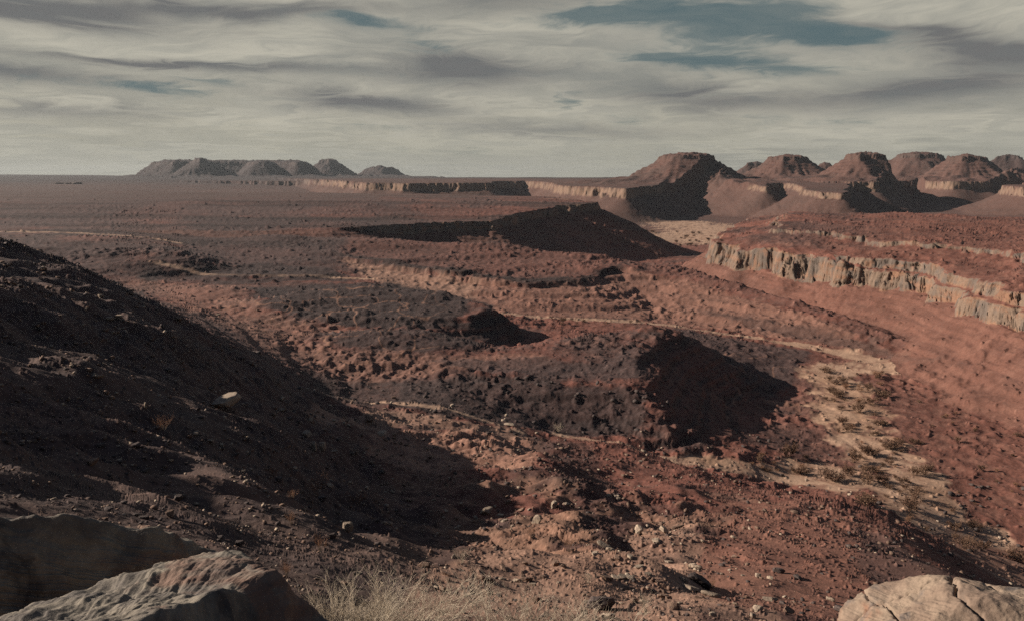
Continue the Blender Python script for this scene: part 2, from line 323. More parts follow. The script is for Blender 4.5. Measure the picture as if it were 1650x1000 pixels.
IDS = ['ground', 'HA', 'HB', 'HB2', 'HB0', 'HD0', 'HC', 'HM0', 'HH', 'HF2'] + ['G'] + list(MESAS) + list(BUTTES)
def height(x, y, full=True):
    """land height; with full=True also the id of the landform on top and the shape masks"""
    z = base_z(x, y)
    R0 = np.hypot(x, y); z = z + fbm(x, y, 1500, 3, 311) * 7 * sstep(R0, 3000, 5000) + perlin(x / 260, y / 260, 313) * 2.2 * sstep(R0, 500, 800) * sstep(R0, 3000, 2000) * sstep(x / np.maximum(np.abs(y), 1), -.05, -.15)
    z = z + (fbm(x, y, 26, 3, 301, .55) * 1.5 * sstep(R0, 22, 45) * sstep(R0, 200, 140) + fbm(x, y, 9, 3, 303, .6) * 1.0 * sstep(R0, 16, 32) * sstep(R0, 140, 100)) * sstep(x / np.maximum(np.abs(y), 1), .34, .2)
    ident = np.zeros(x.shape, np.int16); cliff = np.zeros(x.shape, np.float32); tal = np.zeros(x.shape, np.float32)
    def join(ix, zz, k, name, cl=None, tl=None):
        nonlocal z
        zo = z[ix]; m = zz > zo
        ident[ix[m]] = IDS.index(name)
        if cl is not None: cliff[ix] = np.where(m, cl, cliff[ix] * (zz < zo + 2))
        if tl is not None: tal[ix] = np.where(m, tl, tal[ix])
        z[ix] = smax(zo, zz, k)
    for n, h in HILLS.items():
        ix = bbox(h['p3'], 120, x, y)
        if not len(ix): continue
        px, py = x[ix], y[ix]
        wob = fbm(px, py, 34, 3, 11) * 1.5
        d, s_ = poly_sd(px, py, [q[:2] for q in h['p3']], h['sl'])
        zt = idw(px, py, h['all3'], 2.2, 6.0)
        dd = np.maximum(d + wob * sstep(np.abs(d), 60, 0) * (0.5 + s_) + h['R'], 0)
        zz = zt - s_ * (np.sqrt(dd * dd + h['R'] ** 2) - h['R'])
        if 'lip' in h: zz = zz - h['lip'] * sstep(dd + fbm(px, py, 5, 2, 15) * 1.2, h['R'] + .5, h['R'] + 3.5) * sstep(px - .3 * (py - 350), 80, 40) * sstep(px, -110, -80)
        zz = np.where(dd > 110, -999, zz)
        join(ix, zz, h['k'], 'H' + n)
    # big plateau on the right with its cliffs
    ix = bbox(G_POLY, 90, x, y)
    if len(ix):
        px, py = x[ix], y[ix]
        d, _ = poly_sd(px, py, G_POLY)
        big = fbm(px, py, 32, 2, 21) * 3.2 + perlin(px / 15, py / 15, 27) * 4.6 * sstep(px, 150, 110)
        flute = fbm(px, py, 13.0, 5, 23, .52) * 2.9
        d1 = d + big * sstep(np.abs(d), 70, 10)
        right = sstep(px, 130, 150) * sstep(py, 400, 370)                  # the ledge between two bands of cliff
        dc = -(d1 + flute)                                                  # inward distance
        a1 = np.interp(dc, [-90, 0, 2.0, 3.2], [0, 0, 9.6, 11.2])
        a2 = np.interp(dc, [0, 1.3, 1.8, 3.6, 4.8, 5.4], [0, 5.4, 5.8, 6.5, 9.8, 10.3])
        face = (a1 * (1 - right) + a2 * right) * (1 + (.20 * fbm(px, py, 24, 2, 35) - .06) * (1 - sstep(dc, 12, 40)))
        di = -(d1 + flute * .5)
        rub = np.interp(di, [4, 10, 34, 60], [0, 1.0, 5.0, 5.8])
        capd = di - (33 + fbm(px, py, 16, 3, 29, .6) * 6)
        cap = np.interp(capd, [0, .9, 2.0, 4.0], [0, 1.5, 1.9, 2.0]) * (0.75 + .25 * np.sin(px * .05))
        back = sstep(py - (px - 104) * 1.9, 380, 560)
        foot = -43.8 + fbm(px, py, 40, 2, 31) * 1.5
        gl = fbm(px * 1.0, py * .45, 9, 2, 33)
        td = np.maximum(d1, 0); zz = foot + face + rub + cap - np.where(d1 > 0, .60 * td + gl * .35 * sstep(td, 0, 8), 0)
        zz = zz + np.interp(di, [60, 300], [0, 1.6])
        join(ix, zz, 1.2, 'G', (((dc > -.3) & (dc < 3.4) & (right < .5)) | ((right >= .5) & (((dc > -.2) & (dc < 2.2)) | ((dc > 3.3) & (dc < 5.4)))) | ((capd > -.3) & (capd < 3))).astype(np.float32), (d1 > 0).astype(np.float32))
    for n, h in MESAS.items():
        ix = bbox(h['poly'], 170, x, y)
        if not len(ix): continue
        px, py = x[ix], y[ix]; sc_ = h['nz']
        d, hd = poly_sd(px, py, h['poly'], h.get('hd') or [1.0] * len(h['poly']))
        d0_ = d + fbm(px, py, 60 * sc_, 2, 41) * 6.5 * sc_; d1 = d0_ + fbm(px, py, 13 * sc_, 2, 43, .6) * 3.4 * h['fl'] * sc_
        zt = h['z'](px, py) + fbm(px, py, 160, 2, 45) * 1.2
        g = fbm(np.arctan2(px - 300, py - 900) * 400, d, 22, 2, 47)
        td = np.where(d1 > h['wc'], np.maximum(d0_ + (d1 - d0_) * np.exp(-np.maximum(d1, 0) / 10) - h['wc'], 0), 0)
        zz = zt - hd * h['hc'] * np.clip(d1 / h['wc'], 0, 1) ** .8 - ((.22 + (h['sl'] - .22) * hd) * td * (1 - .0016 * np.minimum(td, 150))) + g * np.minimum(td, 30) * .035
        join(ix, zz, 2.0, n, ((d1 > -.4) & (d1 < h['wc'] * 1.15) & (hd > .4)).astype(np.float32), (td > 0).astype(np.float32))
    for n, h in BUTTES.items():
        ix = bbox(h['poly'], h['sc'] * (h.get('tl', 3.2) + 3), x, y)
        if not len(ix): continue
        px, py = x[ix], y[ix]; q = h['sc'] / 34
        d, _ = poly_sd(px, py, h['poly'])
        d1 = d + fbm(px, py, 40 * q, 2, 51, .5) * 6.5 * q; d1 = d1 + perlin(px / (7 * q), py / (7 * q), 59) * 2.2 * q * np.exp(-np.abs(d1) / (9 * q))
        td = np.maximum(d1, 0)
        zt = h['z'] + np.where(d1 < 0, perlin(px / (13 * q), py / (13 * q), 53) * 2.6 * q + perlin(px / (5 * q), py / (5 * q), 55) * 1.8 * q, 0) + np.clip(-d1, 0, 30 * q) * .20 - 2.0
        zz = zt - h['crag'] * 1.5 * sstep(d1, -.5, 2 * q) + smax(-.70 * td, -(h['dr'] - h['crag']) * .86 - .085 * np.maximum(td - 20, 0), 9.0) - .6 * np.maximum(td - h['sc'] * h.get('tl', 3.2), 0) + fbm(px, py, 9 * q, 2, 57) * .35 * q * sstep(td, 0, 20)
        cx_ = np.mean([k_[0] for k_ in h['poly']]); cy_ = np.mean([k_[1] for k_ in h['poly']]); an_ = np.arctan2(px - cx_, py - cy_)
        zz = zz + (1.0 * q * np.sin(zz / (6.5 * q) * 2 * np.pi + an_ * 2) + (perlin(an_ * 5.5 + cx_, td / (40 * q), 58) * .10 + perlin(an_ * 13 + cx_, td / (30 * q), 56) * .04) * np.minimum(td, 45 * q)) * sstep(td, 2, 10 * q)
        if n[0] not in 'NO': zz = zz - np.clip(-10 - z[ix], 0, 60) * 1.3
        join(ix, zz, 3.0, n, ((d1 > -14 * q) & (d1 < 4 * q)).astype(np.float32))
    return (z, ident, cliff, tal) if full else z

# ------------------------------------------------------------------ washes and pale ground (polylines in plan, half width)
def line(ptz): return [(*PZ(u, v, z)[:2], w) for u, v, z, w in ptz]
WASH = [
 line([(1700,990,-61,9),(1640,930,-61,8),(1560,870,-60.5,8),(1490,800,-60.5,9),(1440,740,-60,7.5),(1400,690,-60,7.5),(1370,650,-60,7.5),(1345,610,-60,7),(1380,590,-60,7)]),
 line([(820,515,-54,2.0),(900,520,-55,3.0),(1000,523,-56,4.2),(1080,528,-57,3.0),(1150,537,-57.5,2.0),(1250,550,-58,2.4),(1320,560,-58.5,3.4),(1420,580,-59,5.0),(1500,595,-59.3,4.5),(1590,607,-59.5,3)]),
 line([(1345,595,-60,8),(1420,588,-60,7),(1500,600,-60,6)]),
 line([(900,712,-55,1.2),(1000,735,-56.5,1.6),(1100,748,-57.5,2.6),(1200,750,-58.5,5),(1300,755,-59.5,8),(1400,770,-60,8)]),
 line([(500,652,-45,2.0),(560,648,-46,2.4),(640,662,-47,1.6),(760,690,-50,1.6),(840,705,-51,1)]),
 [(*XD(960,800,-62),40),(*XD(1040,860,-62),55),(*XD(1110,860,-62),60),(*XD(1150,950,-62),55),(*XD(1100,1060,-60),40)],
 line([(-100,374,-32,3.0),(0,377,-32,3.2),(120,379,-32.5,3),(200,384,-33.5,2.4),(290,396,-36,1.6)]),
 line([(240,448,-43,1.2),(400,454,-44.5,1.4),(600,457,-46.5,1.8)]),
 line([(1360,905,-38,1),(1250,760,-59,6)])[1:],
]
def wash_mask(x, y):
    m = np.full(x.shape, 9.0)
    for L in WASH:
        if len(L) < 2: continue
        ix = bbox(L, 90, x, y)
        if not len(ix): continue
        px, py = x[ix], y[ix]; b = np.full(px.shape, 9.0)
        for (x0, y0, w0), (x1, y1, w1) in zip(L[:-1], L[1:]):
            ex, ey = x1 - x0, y1 - y0
            t = np.clip(((px - x0) * ex + (py - y0) * ey) / (ex * ex + ey * ey), 0, 1)
            d = np.hypot(px - x0 - t * ex, py - y0 - t * ey) / (w0 + (w1 - w0) * t)
            b = np.minimum(b, d)
        m[ix] = np.minimum(m[ix], b)
    wob = fbm(x, y, 14, 4, 61, .65) * .70
    return sstep(m + wob, 1.25, 0.80)

# ------------------------------------------------------------------ the terrain sheet: dense where the camera looks
def build_grid():
    nc = int(1180 * Q); nr = int(1500 * Q)
    tmax = 0.70
    inner = np.arctan(np.linspace(-tmax, tmax, nc))
    side = int(90 * max(Q, .5))
    e = np.linspace(0, 1, side + 1)[1:] ** 1.6
    right = inner[-1] + e * (math.pi - inner[-1]); left = inner[0] - e[::-1] * (math.pi + inner[0])
    phi = np.concatenate([left, inner, right])
    ns = int(2400 * max(Q, .5)); s_ = np.linspace(math.log(0.9), math.log(8000), ns)
    sub = phi[::2] if len(phi) % 2 else np.append(phi[::2], phi[-1])
    rr = np.exp(s_)
    X = np.sin(sub)[:, None] * rr; Y = np.cos(sub)[:, None] * rr
    z = height(X.ravel(), Y.ravel(), False).reshape(X.shape)
    el = np.arctan2(z, rr[None])                        # elevation angle seen from the camera
    hor = np.maximum.accumulate(el, axis=1)
    vis = np.clip(1 + (el[:, 1:] - hor[:, :-1]) / 0.012, 0, 1)
    dr = np.diff(rr)[None]; dz = np.diff(z, axis=1); rm = rr[:-1][None]
    seen = np.abs(np.diff(el, axis=1)); leng = np.sqrt(dr * dr + dz * dz) / rm
    w = vis * (seen + 0.02 * leng) + (1 - vis) * (0.03 * leng + .05 * seen) + 1e-6
    # smooth the weights over neighbouring columns so rows stay even
    k = 10; pad = np.pad(w, ((k, k), (0, 0)), mode='edge'); w = sum(pad[i:i + len(sub)] for i in range(2 * k + 1)) / (2 * k + 1)
    cdf = np.concatenate([np.zeros((len(sub), 1)), np.cumsum(w, axis=1)], axis=1); cdf /= cdf[:, -1:]
    tt = np.linspace(0, 1, nr)
    S = np.stack([np.interp(tt, cdf[i], s_) for i in range(len(sub))])
    out = np.empty((len(phi), nr))
    for j in range(nr): out[:, j] = np.interp(phi, sub, S[:, j])
    r = np.exp(out)
    return phi, np.sin(phi)[:, None] * r, np.cos(phi)[:, None] * r

def relief(x, y, z, cliff, sand, ident):
    """small relief down to about a pixel: stones, gullies, rubble"""
    r = np.sqrt(x * x + y * y + z * z); px = r / 800.0
    dz = np.zeros(x.shape, np.float32); chip = np.zeros(x.shape, np.float32)
    rough = 0.55 + 0.9 * sstep(fbm(x, y, 34, 3, 71), -.15, .55)
    hm = np.isin(ident, [IDS.index(n) for n in ('HA', 'HC', 'HB')]).astype(np.float32)
    rough = rough * (1 - .72 * sand) * (1 - .6 * sstep(r, 600, 900)) + 0.35 * hm * sstep(fbm(x, y, 25, 2, 79), -.1, .3)
    tint = np.zeros(x.shape, np.float32)
    azz = x / np.maximum(y, 1); fan = sstep(azz, .40, .47) * sstep(r, 320, 260) * sstep(r, 110, 125)
    dens = sstep(fbm(x, y, 21, 3, 131, .6), -.35, .5) * (1 - .6 * sand) * (1 - .85 * fan) * (1 - .75 * (ident == IDS.index('HH'))) * (1 - .8 * sstep(r, 130, 200)) * (1 - .7 * (ident == IDS.index('G')) * (gtl < .5))
    near = sstep(r, 260, 90)
    for q_, (lam, pr) in enumerate(((5.2, .16), (3.6, .3), (2.5, .36), (1.75, .46), (1.2, .5), (.84, .55), (.58, .6), (.4, .6), (.27, .6), (.18, .6), (.12, .6))):
        act = (lam * .42 / px > 1.0) & (lam / px < np.where(r > 110, 12, 14))
        ix = np.nonzero(act)[0]
        if not len(ix): continue
        a = .7 + q_ * 1.1; ca, sa = math.cos(a), math.sin(a)
        wx = x[ix] + perlin(x[ix] / lam / 3, y[ix] / lam / 3, 140 + q_) * lam * .8; wy = y[ix] + perlin(x[ix] / lam / 3, y[ix] / lam / 3, 150 + q_) * lam * .8
        ux = (wx * ca - wy * sa) / lam; uy = (wx * sa + wy * ca) / lam
        cx = np.floor(ux); cy = np.floor(uy); ux -= cx; uy -= cy
        h1 = _perm[(_perm[cx.astype(np.int64) & 4095] + (cy.astype(np.int64) & 4095))]
        f1 = h1 / 4096.0; f2 = _perm[h1 + 17] / 4096.0; f3 = _perm[h1 + 91] / 4096.0; f4 = _perm[h1 + 333] / 4096.0
        rad = .12 + .26 * f3 ** 1.5
        dx = (ux - .35 - .3 * f2); dy = (uy - .35 - .3 * f4); th = f2 * 3.1
        e1 = dx * np.cos(th) + dy * np.sin(th); e2 = (-dx * np.sin(th) + dy * np.cos(th)) * (1.15 + .9 * f4)
        d = (np.abs(e1) ** 2.6 + np.abs(e2) ** 2.6) ** (1 / 2.6) / rad
        on = f1 < pr * (.25 + 1.0 * dens[ix]) * (1 if q_ > 1 else .6)
        b = np.where(on, np.clip(1.0 - d ** 3, 0, 1) ** .6, 0) * sstep(lam * .42 / px[ix], 1.0, 2.0) * sstep(lam / px[ix], np.where(r[ix] > 110, 12, 14), 7.5)
        dz[ix] += (b * rad * lam * (.55 + .5 * f3) * (.8 + .5 * dx)).astype(np.float32)
        tint[ix] = np.where(b > .2, (f4 * 2 - 1), tint[ix])
    lam = 36.0; i = 0
    while lam > 0.05:
        wgt = sstep(lam / px, 1.6, 3.4)
        act = wgt > 0.003
        if act.any():
            ix = np.nonzero(act)[0]
            n = perlin(x[ix] / lam + i * 5.5, y[ix] / lam, 80 + i)
            if lam < 14: n = np.where(n > 0, n * 1.25, n * .55)       # stones stand out of smooth soil
            amp = .009 if lam > 8 else np.where(r[ix] > 120, .022, .045)
            if lam < 4: amp = np.where(r[ix] > 120, .165, .09) * (1 - .45 * (ident[ix] == IDS.index('HH')))
            dz[ix] += (n * lam * amp * wgt[ix] * rough[ix]).astype(np.float32)
            if lam < 8: chip[ix] = chip[ix] * .6 + n * wgt[ix]
        lam /= 2.15; i += 1
    return dz, chip, tint

def C(r, g, b): return np.array([r, g, b], np.float32)
def terrain_color(x, y, z, slope, cliff, tal, sand, ident, chip, tint):
    n1 = fbm(x, y, 70, 4, 91, .55); n2 = fbm(x, y, 18, 4, 95, .6); n3 = fbm(x, y, 5, 3, 99, .6)
    red = C(.205, .090, .068); redp = C(.29, .155, .118); varn = C(.088, .056, .050); tan = C(.34, .205, .135)
    sandc = C(.50, .35, .248); cliffc = C(.235, .178, .135); grey = C(.115, .088, .082)
    R = np.hypot(x, y)
    def mix(a, b, t): return a + (b - a) * t[:, None]
    c = np.repeat(red[None], len(x), 0)
    az = x / np.maximum(y, 1)
    hl_ = np.isin(ident, [IDS.index('HC'), IDS.index('HA'), IDS.index('HB')]).astype(np.float32)
    zb = fbm(x * .18, z * 5.0 + y * .02, 12, 3, 181, .6)                 # bedding: long thin bands along the contours
    n1 = n1 * (1 - .6 * hl_) + zb * .75 * hl_; n2 = n2 * (1 - .7 * sstep(R, 120, 200)) + zb * .45 * sstep(R, 120, 200)
    vr = sstep(n1 + .5 * n2 - az * .55 + .10, -.15, .45)               # desert varnish, commoner on the left
    c = mix(c, varn, vr * .85)
    c = mix(c, grey, sstep(n2 + .4 * n1, .15, .6) * .45 * sstep(az, .5, -.1))
    c = mix(c, redp, sstep(n3 + n2 * .6, .15, .7) * .45)
    fg = sstep(R, 150, 60)
    c = mix(c, tan, fg * sstep(n2 + n3 * .5, -.2, .4) * .55)
    # left-hand slope near the camera: part of its shade put into a darker colour
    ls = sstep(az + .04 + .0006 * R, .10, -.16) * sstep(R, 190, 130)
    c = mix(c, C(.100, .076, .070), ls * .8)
    # right-hand fan and talus: clean red
    rt = sstep(az, .33, .48) * sstep(R, 700, 500)
    c = mix(c, mix(np.repeat(C(.185, .086, .065)[None], len(x), 0), C(.225, .120, .090), sstep(n3, -.1, .5) * .6), rt * .72)
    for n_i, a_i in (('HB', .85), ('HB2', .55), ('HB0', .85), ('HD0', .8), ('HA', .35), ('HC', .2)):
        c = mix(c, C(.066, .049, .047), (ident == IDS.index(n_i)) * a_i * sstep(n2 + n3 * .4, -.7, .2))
    c = mix(c, C(.10, .066, .060), sstep(R, 330, 420) * sstep(R, 1500, 900) * sstep(az, .10, -.12) * (.45 + .4 * sstep(n1, -.3, .3)))
    band = np.sin((z + fbm(x, y, 60, 2, 121) * 1.2) / 3.1 * 2 * np.pi + 2.2 + fbm(x, y, 12, 2, 171) * .8)
    c = mix(c, C(.060, .045, .043), sstep(band, .1, .8) * np.isin(ident, [IDS.index('HC'), IDS.index('HA')]) * .62 * sstep(n3 + n2, -.6, .3))
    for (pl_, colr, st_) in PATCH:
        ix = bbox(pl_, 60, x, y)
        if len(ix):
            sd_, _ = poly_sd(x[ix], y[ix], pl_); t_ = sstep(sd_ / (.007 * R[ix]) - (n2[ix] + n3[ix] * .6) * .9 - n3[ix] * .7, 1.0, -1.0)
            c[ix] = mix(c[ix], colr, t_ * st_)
    # animal tracks: thin pale lines along the hill sides
    tr = np.abs(fbm(x, y, 26, 2, 103, .35)); tr2 = np.abs(fbm(x + 90, y * .8, 19, 2, 107, .35))
    zone = sstep(np.abs(az - .27), .13, .06) * sstep(np.abs(R - 235), 50, 30) + np.isin(ident, [IDS.index('HB'), IDS.index('HB2')]) * sstep(az, -.06, -.14) + (np.abs(R - 260) < 40) * sstep(az, -.12, -.2) * .6
    wl = .022
    tm = np.maximum(sstep(tr, wl, wl * .4), sstep(tr2, wl, wl * .4)) * np.clip(zone, 0, 1)
    stk = fbm(x * .12, y + x * .05, 34, 4, 191, .62); c = c * (1 - (.42 * sstep(stk, -.05, .5) - .16 * sstep(stk, -.1, -.5)) * sstep(R, 380, 500) * sstep(R, 1700, 1200) * sstep(az, .32, .22))[:, None]
    # the stony bands of the benches
    c = mix(c, C(.33, .19, .13), tm * .7)
    st = sstep(chip, .25, .9); c = c * (1 + .22 * st[:, None]) * (1 - .28 * sstep(chip, 0, -.6))[:, None]
    c = mix(c, mix(np.repeat(C(.20, .108, .082)[None], len(x), 0), varn, sstep(n2, 0, .6) * .5), tal * .55)
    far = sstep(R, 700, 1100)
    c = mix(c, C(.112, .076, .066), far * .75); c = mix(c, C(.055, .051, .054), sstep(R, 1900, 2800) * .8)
    tn = np.clip(tint, -1, 1)[:, None]; c = c * (1 + .30 * tn * (tn < 0) + .45 * tn * (tn > 0)) + C(.02, .018, .015) * (tn > .5)
    sm = sand * (0.70 + .30 * sstep(n3 + n2 * .8, -.5, .3)) * (1 - .55 * sstep(np.abs(fbm(x, y * .6, 17, 3, 63)), .07, .02))
    c = mix(c, mix(np.repeat(sandc[None], len(x), 0), C(.36, .22, .14), sstep(n2, .0, .5) * .6), sm)
    # cliffs: pale sandstone, stained grey and rust
    cc = mix(np.repeat(cliffc[None], len(x), 0), C(.155, .135, .118), sstep(fbm(x, y, 6, 3, 111), -.15, .35) * .85)
    cc = mix(cc, C(.33, .17, .10), sstep(fbm(x, z * 2.5, 5, 2, 113), .1, .5) * .6)
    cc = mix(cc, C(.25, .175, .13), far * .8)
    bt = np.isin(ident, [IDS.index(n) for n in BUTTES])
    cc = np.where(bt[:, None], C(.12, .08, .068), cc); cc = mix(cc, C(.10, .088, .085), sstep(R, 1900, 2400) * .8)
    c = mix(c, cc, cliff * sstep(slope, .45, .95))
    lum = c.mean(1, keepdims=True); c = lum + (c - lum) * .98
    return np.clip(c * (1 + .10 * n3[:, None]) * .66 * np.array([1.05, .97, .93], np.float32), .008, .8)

def land_mat(name, rough_bump=1.0):
    m = bpy.data.materials.new(name); m.use_nodes = True; T = NT(m.node_tree)
    b = T.n['Principled BSDF']; b.inputs['Roughness'].default_value = .95; b.inputs['Specular IOR Level'].default_value = .15
    at = T.new('ShaderNodeAttribute', attribute_name='land'); geo = T.new('ShaderNodeNewGeometry')
    pos = geo.outputs['Position']
    n1 = T.noise(pos, 1.6, 6, .65); n2 = T.noise(pos, 9.0, 5, .7)
    v = T.m('MULTIPLY_ADD', T.m('SUBTRACT', n1, .5), 1.1, 1.0)
    v = T.m('MULTIPLY', v, T.m('MULTIPLY_ADD', T.m('SUBTRACT', n2, .5), 1.0, 1.0))
    mx = T.new('ShaderNodeVectorMath', operation='SCALE'); T.l.new(at.outputs['Color'], mx.inputs[0]); T.l.new(v, mx.inputs['Scale'])
    T.l.new(mx.outputs[0], b.inputs['Base Color'])
    bp = T.new('ShaderNodeBump'); bp.inputs['Strength'].default_value = .5 * rough_bump; bp.inputs['Distance'].default_value = .12
    T.l.new(T.m('ADD', n1, T.m('MULTIPLY', n2, .35)), bp.inputs['Height']); T.l.new(bp.outputs[0], b.inputs['Normal'])
    return m
LAND = land_mat('stony_ground')

SPLIT = {  # landform id -> (object name, label)
 'ground': ('ground', 'broken reddish desert ground falling from the viewpoint into the valley'),
 'HA': ('hill', 'low rounded stony hill in the middle of the valley with a black shaded right flank'),
 'HB': ('hill', 'dark brown mound with pale animal tracks and a shaded nose, left of centre'),
 'HB2': ('hill', 'very low track-lined swell just in front of the dark tracked mound'),
 'HB0': ('hill', 'small flat grey swell behind the tracked mound beside a pale stream bed'),
 'HD0': ('hill', 'dark low hill below the pale wash at the left edge'),
 'HC': ('hill', 'long red-brown ridge running from the left to a pointed nose above the wadi'),
 'HM0': ('hill', 'pale stony swell at the foot of the black left slope'),
 'HF2': ('hill', 'small low rise with a shaded right tip on the tableland left of centre'),
 'HH': ('hill', 'smooth red spur at the lower right with a streaked shaded right flank'),
 'G': ('plateau', 'broad red plateau at the right with pale sandstone cliffs and a talus slope'),
 'F': ('plateau', 'brown tableland left of centre ending in a black shaded prow'),
 'J': ('mesa', 'flat bench with fluted cliffs across the middle distance'),
 'K': ('mesa', 'bluish shaded bench below the far left mesas'),
 'M1': ('mesa', 'low cliffed bench with two points left of the domed buttes'),
 'M2': ('mesa', 'tall cliffed bench carrying the row of domed buttes'),
 'M5': ('mesa', 'cliffed bench with a long lit talus at the right edge'),
 'L': ('butte', 'broad dark butte alone left of the row on the right'),
 'b0': ('butte', 'tiny far butte between the broad dark butte and the row'),
 'b1': ('butte', 'leftmost domed butte of the row, above a shaded bench'),
 'b15': ('butte', 'smallest far knob between the two leftmost domed buttes'),
 'b2': ('butte', 'rugged domed butte above the palest fluted cliff'),
 'b3': ('butte', 'flat-topped butte set back between two nearer domes'),
 'b4': ('butte', 'symmetrical domed butte second from the right edge'),
 'b5': ('butte', 'small set back butte near the right edge'),
 'b6': ('butte', 'butte cut by the right edge of the picture'),
 'N1': ('butte', 'long grey mesa with three spurs on the left horizon'),
 'N2': ('butte', 'highest pointed knob on the long grey mesa'),
 'O': ('butte', 'small flat-topped cone on the left horizon'),
 'O2': ('butte', 'low whaleback right of the flat-topped cone'),
}
def mesh_obj(name, verts, faces, mat, cols=None, parent=None, smooth=False):
    me = bpy.data.meshes.new(name); k = faces.shape[1]
    me.vertices.add(len(verts)); me.vertices.foreach_set('co', np.ascontiguousarray(verts, np.float32).ravel())
    me.loops.add(faces.size); me.loops.foreach_set('vertex_index', np.ascontiguousarray(faces, np.int32).ravel())
    me.polygons.add(len(faces)); me.polygons.foreach_set('loop_start', np.arange(0, faces.size, k, dtype=np.int32))
    if smooth: me.polygons.foreach_set('use_smooth', np.ones(len(faces), bool))
    if cols is not None:
        at = me.attributes.new('land', 'FLOAT_COLOR', 'POINT')
        at.data.foreach_set('color', np.concatenate([cols, np.ones((len(cols), 1))], 1).astype(np.float32).ravel())
    me.update(calc_edges=True); me.materials.append(mat)
    o = bpy.data.objects.new(name, me); sc.collection.objects.link(o)
    if parent: o.parent = parent
    return o
def tag(o, label=None, cat=None, group=None, kind=None):
    if label: o['label'] = label
    if cat: o['category'] = cat
    if group: o['group'] = group
    if kind: o['kind'] = kind
    return o

phi_, GX, GY = build_grid()
shp = GX.shape
gx, gy = GX.ravel(), GY.ravel()
gz, gid, gcl, gtl = height(gx, gy)
gsand = wash_mask(gx, gy) * (gid != IDS.index('G')) * (gcl < .5)
gsand = gsand * np.where((gid == 0) | (gid == IDS.index('HA')) | (gid == IDS.index('HC')), 1, .35)
dzr, chip, tint = relief(gx, gy, gz, gcl, gsand, gid)
# strata: little steps that follow the beds
amp = sstep(np.hypot(gx, gy), 90, 200) * (1 - gsand)
ph_ = (gz + fbm(gx, gy, 60, 2, 121) * 1.2) / 3.1 * 2 * np.pi
strat = np.where(gid == IDS.index('HC'), .50, np.where(gid == IDS.index('HA'), .34, .22))
gz = gz + amp * np.where(gcl > .5, 0, strat) * np.sin(ph_ + .9 * np.sin(ph_)) * sstep(np.hypot(gx, gy), 800, 450)
gz = gz + dzr
# broken faces: blocks jut out of and fall back into the cliffs
cm = np.nonzero(gcl > .5)[0]
if len(cm):
    q = np.clip(np.hypot(gx[cm], gy[cm]) / 420, 1, 4)
    a = (gx[cm] * .8 + gy[cm] * .35)
    j = (perlin(a / (1.9 * q), gz[cm] / (2.6 * q), 201) * 1.0 + perlin(a / (.8 * q), gz[cm] / (1.0 * q), 203) * .5 + perlin(a / (3.5 * q), gz[cm] / (.7 * q), 205) * .8) * .8 * q
    rr_ = np.hypot(gx[cm], gy[cm]); gx[cm] -= j * gx[cm] / rr_; gy[cm] -= j * gy[cm] / rr_
def grid_slope(Z):
    dzr_ = np.gradient(Z, axis=1); drr = np.gradient(np.hypot(GX, GY), axis=1) + 1e-6
    dzp = np.gradient(Z, axis=0); dp = np.hypot(GX, GY) * np.gradient(phi_)[:, None] + 1e-6
    return np.sqrt((dzr_ / drr) ** 2 + (dzp / dp) ** 2)
gsl = grid_slope(gz.reshape(shp)).ravel()
_RR = np.hypot(GX, GY)
def hit(u, v, zz_=None):
    """the point of the land seen at (u, v) in the photograph: only used to read a place off it"""
    x, dy, dz = ray(u, v); ph = math.atan2(x, dy); i = int(np.clip(np.searchsorted(phi_, ph), 1, shp[0] - 1))
    r_ = _RR[i]; zr = r_ * dz / math.hypot(x, dy); Z = gz.reshape(shp)[i]
    k = np.nonzero((Z > zr) & (r_ > 2.0))[0]
    if not len(k): return None
    r0 = r_[k[0]]; return math.sin(ph) * r0, math.cos(ph) * r0
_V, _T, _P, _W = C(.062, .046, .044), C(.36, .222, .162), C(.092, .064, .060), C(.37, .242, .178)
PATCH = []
_R, _L = C(.175, .090, .072), C(.285, .160, .120)
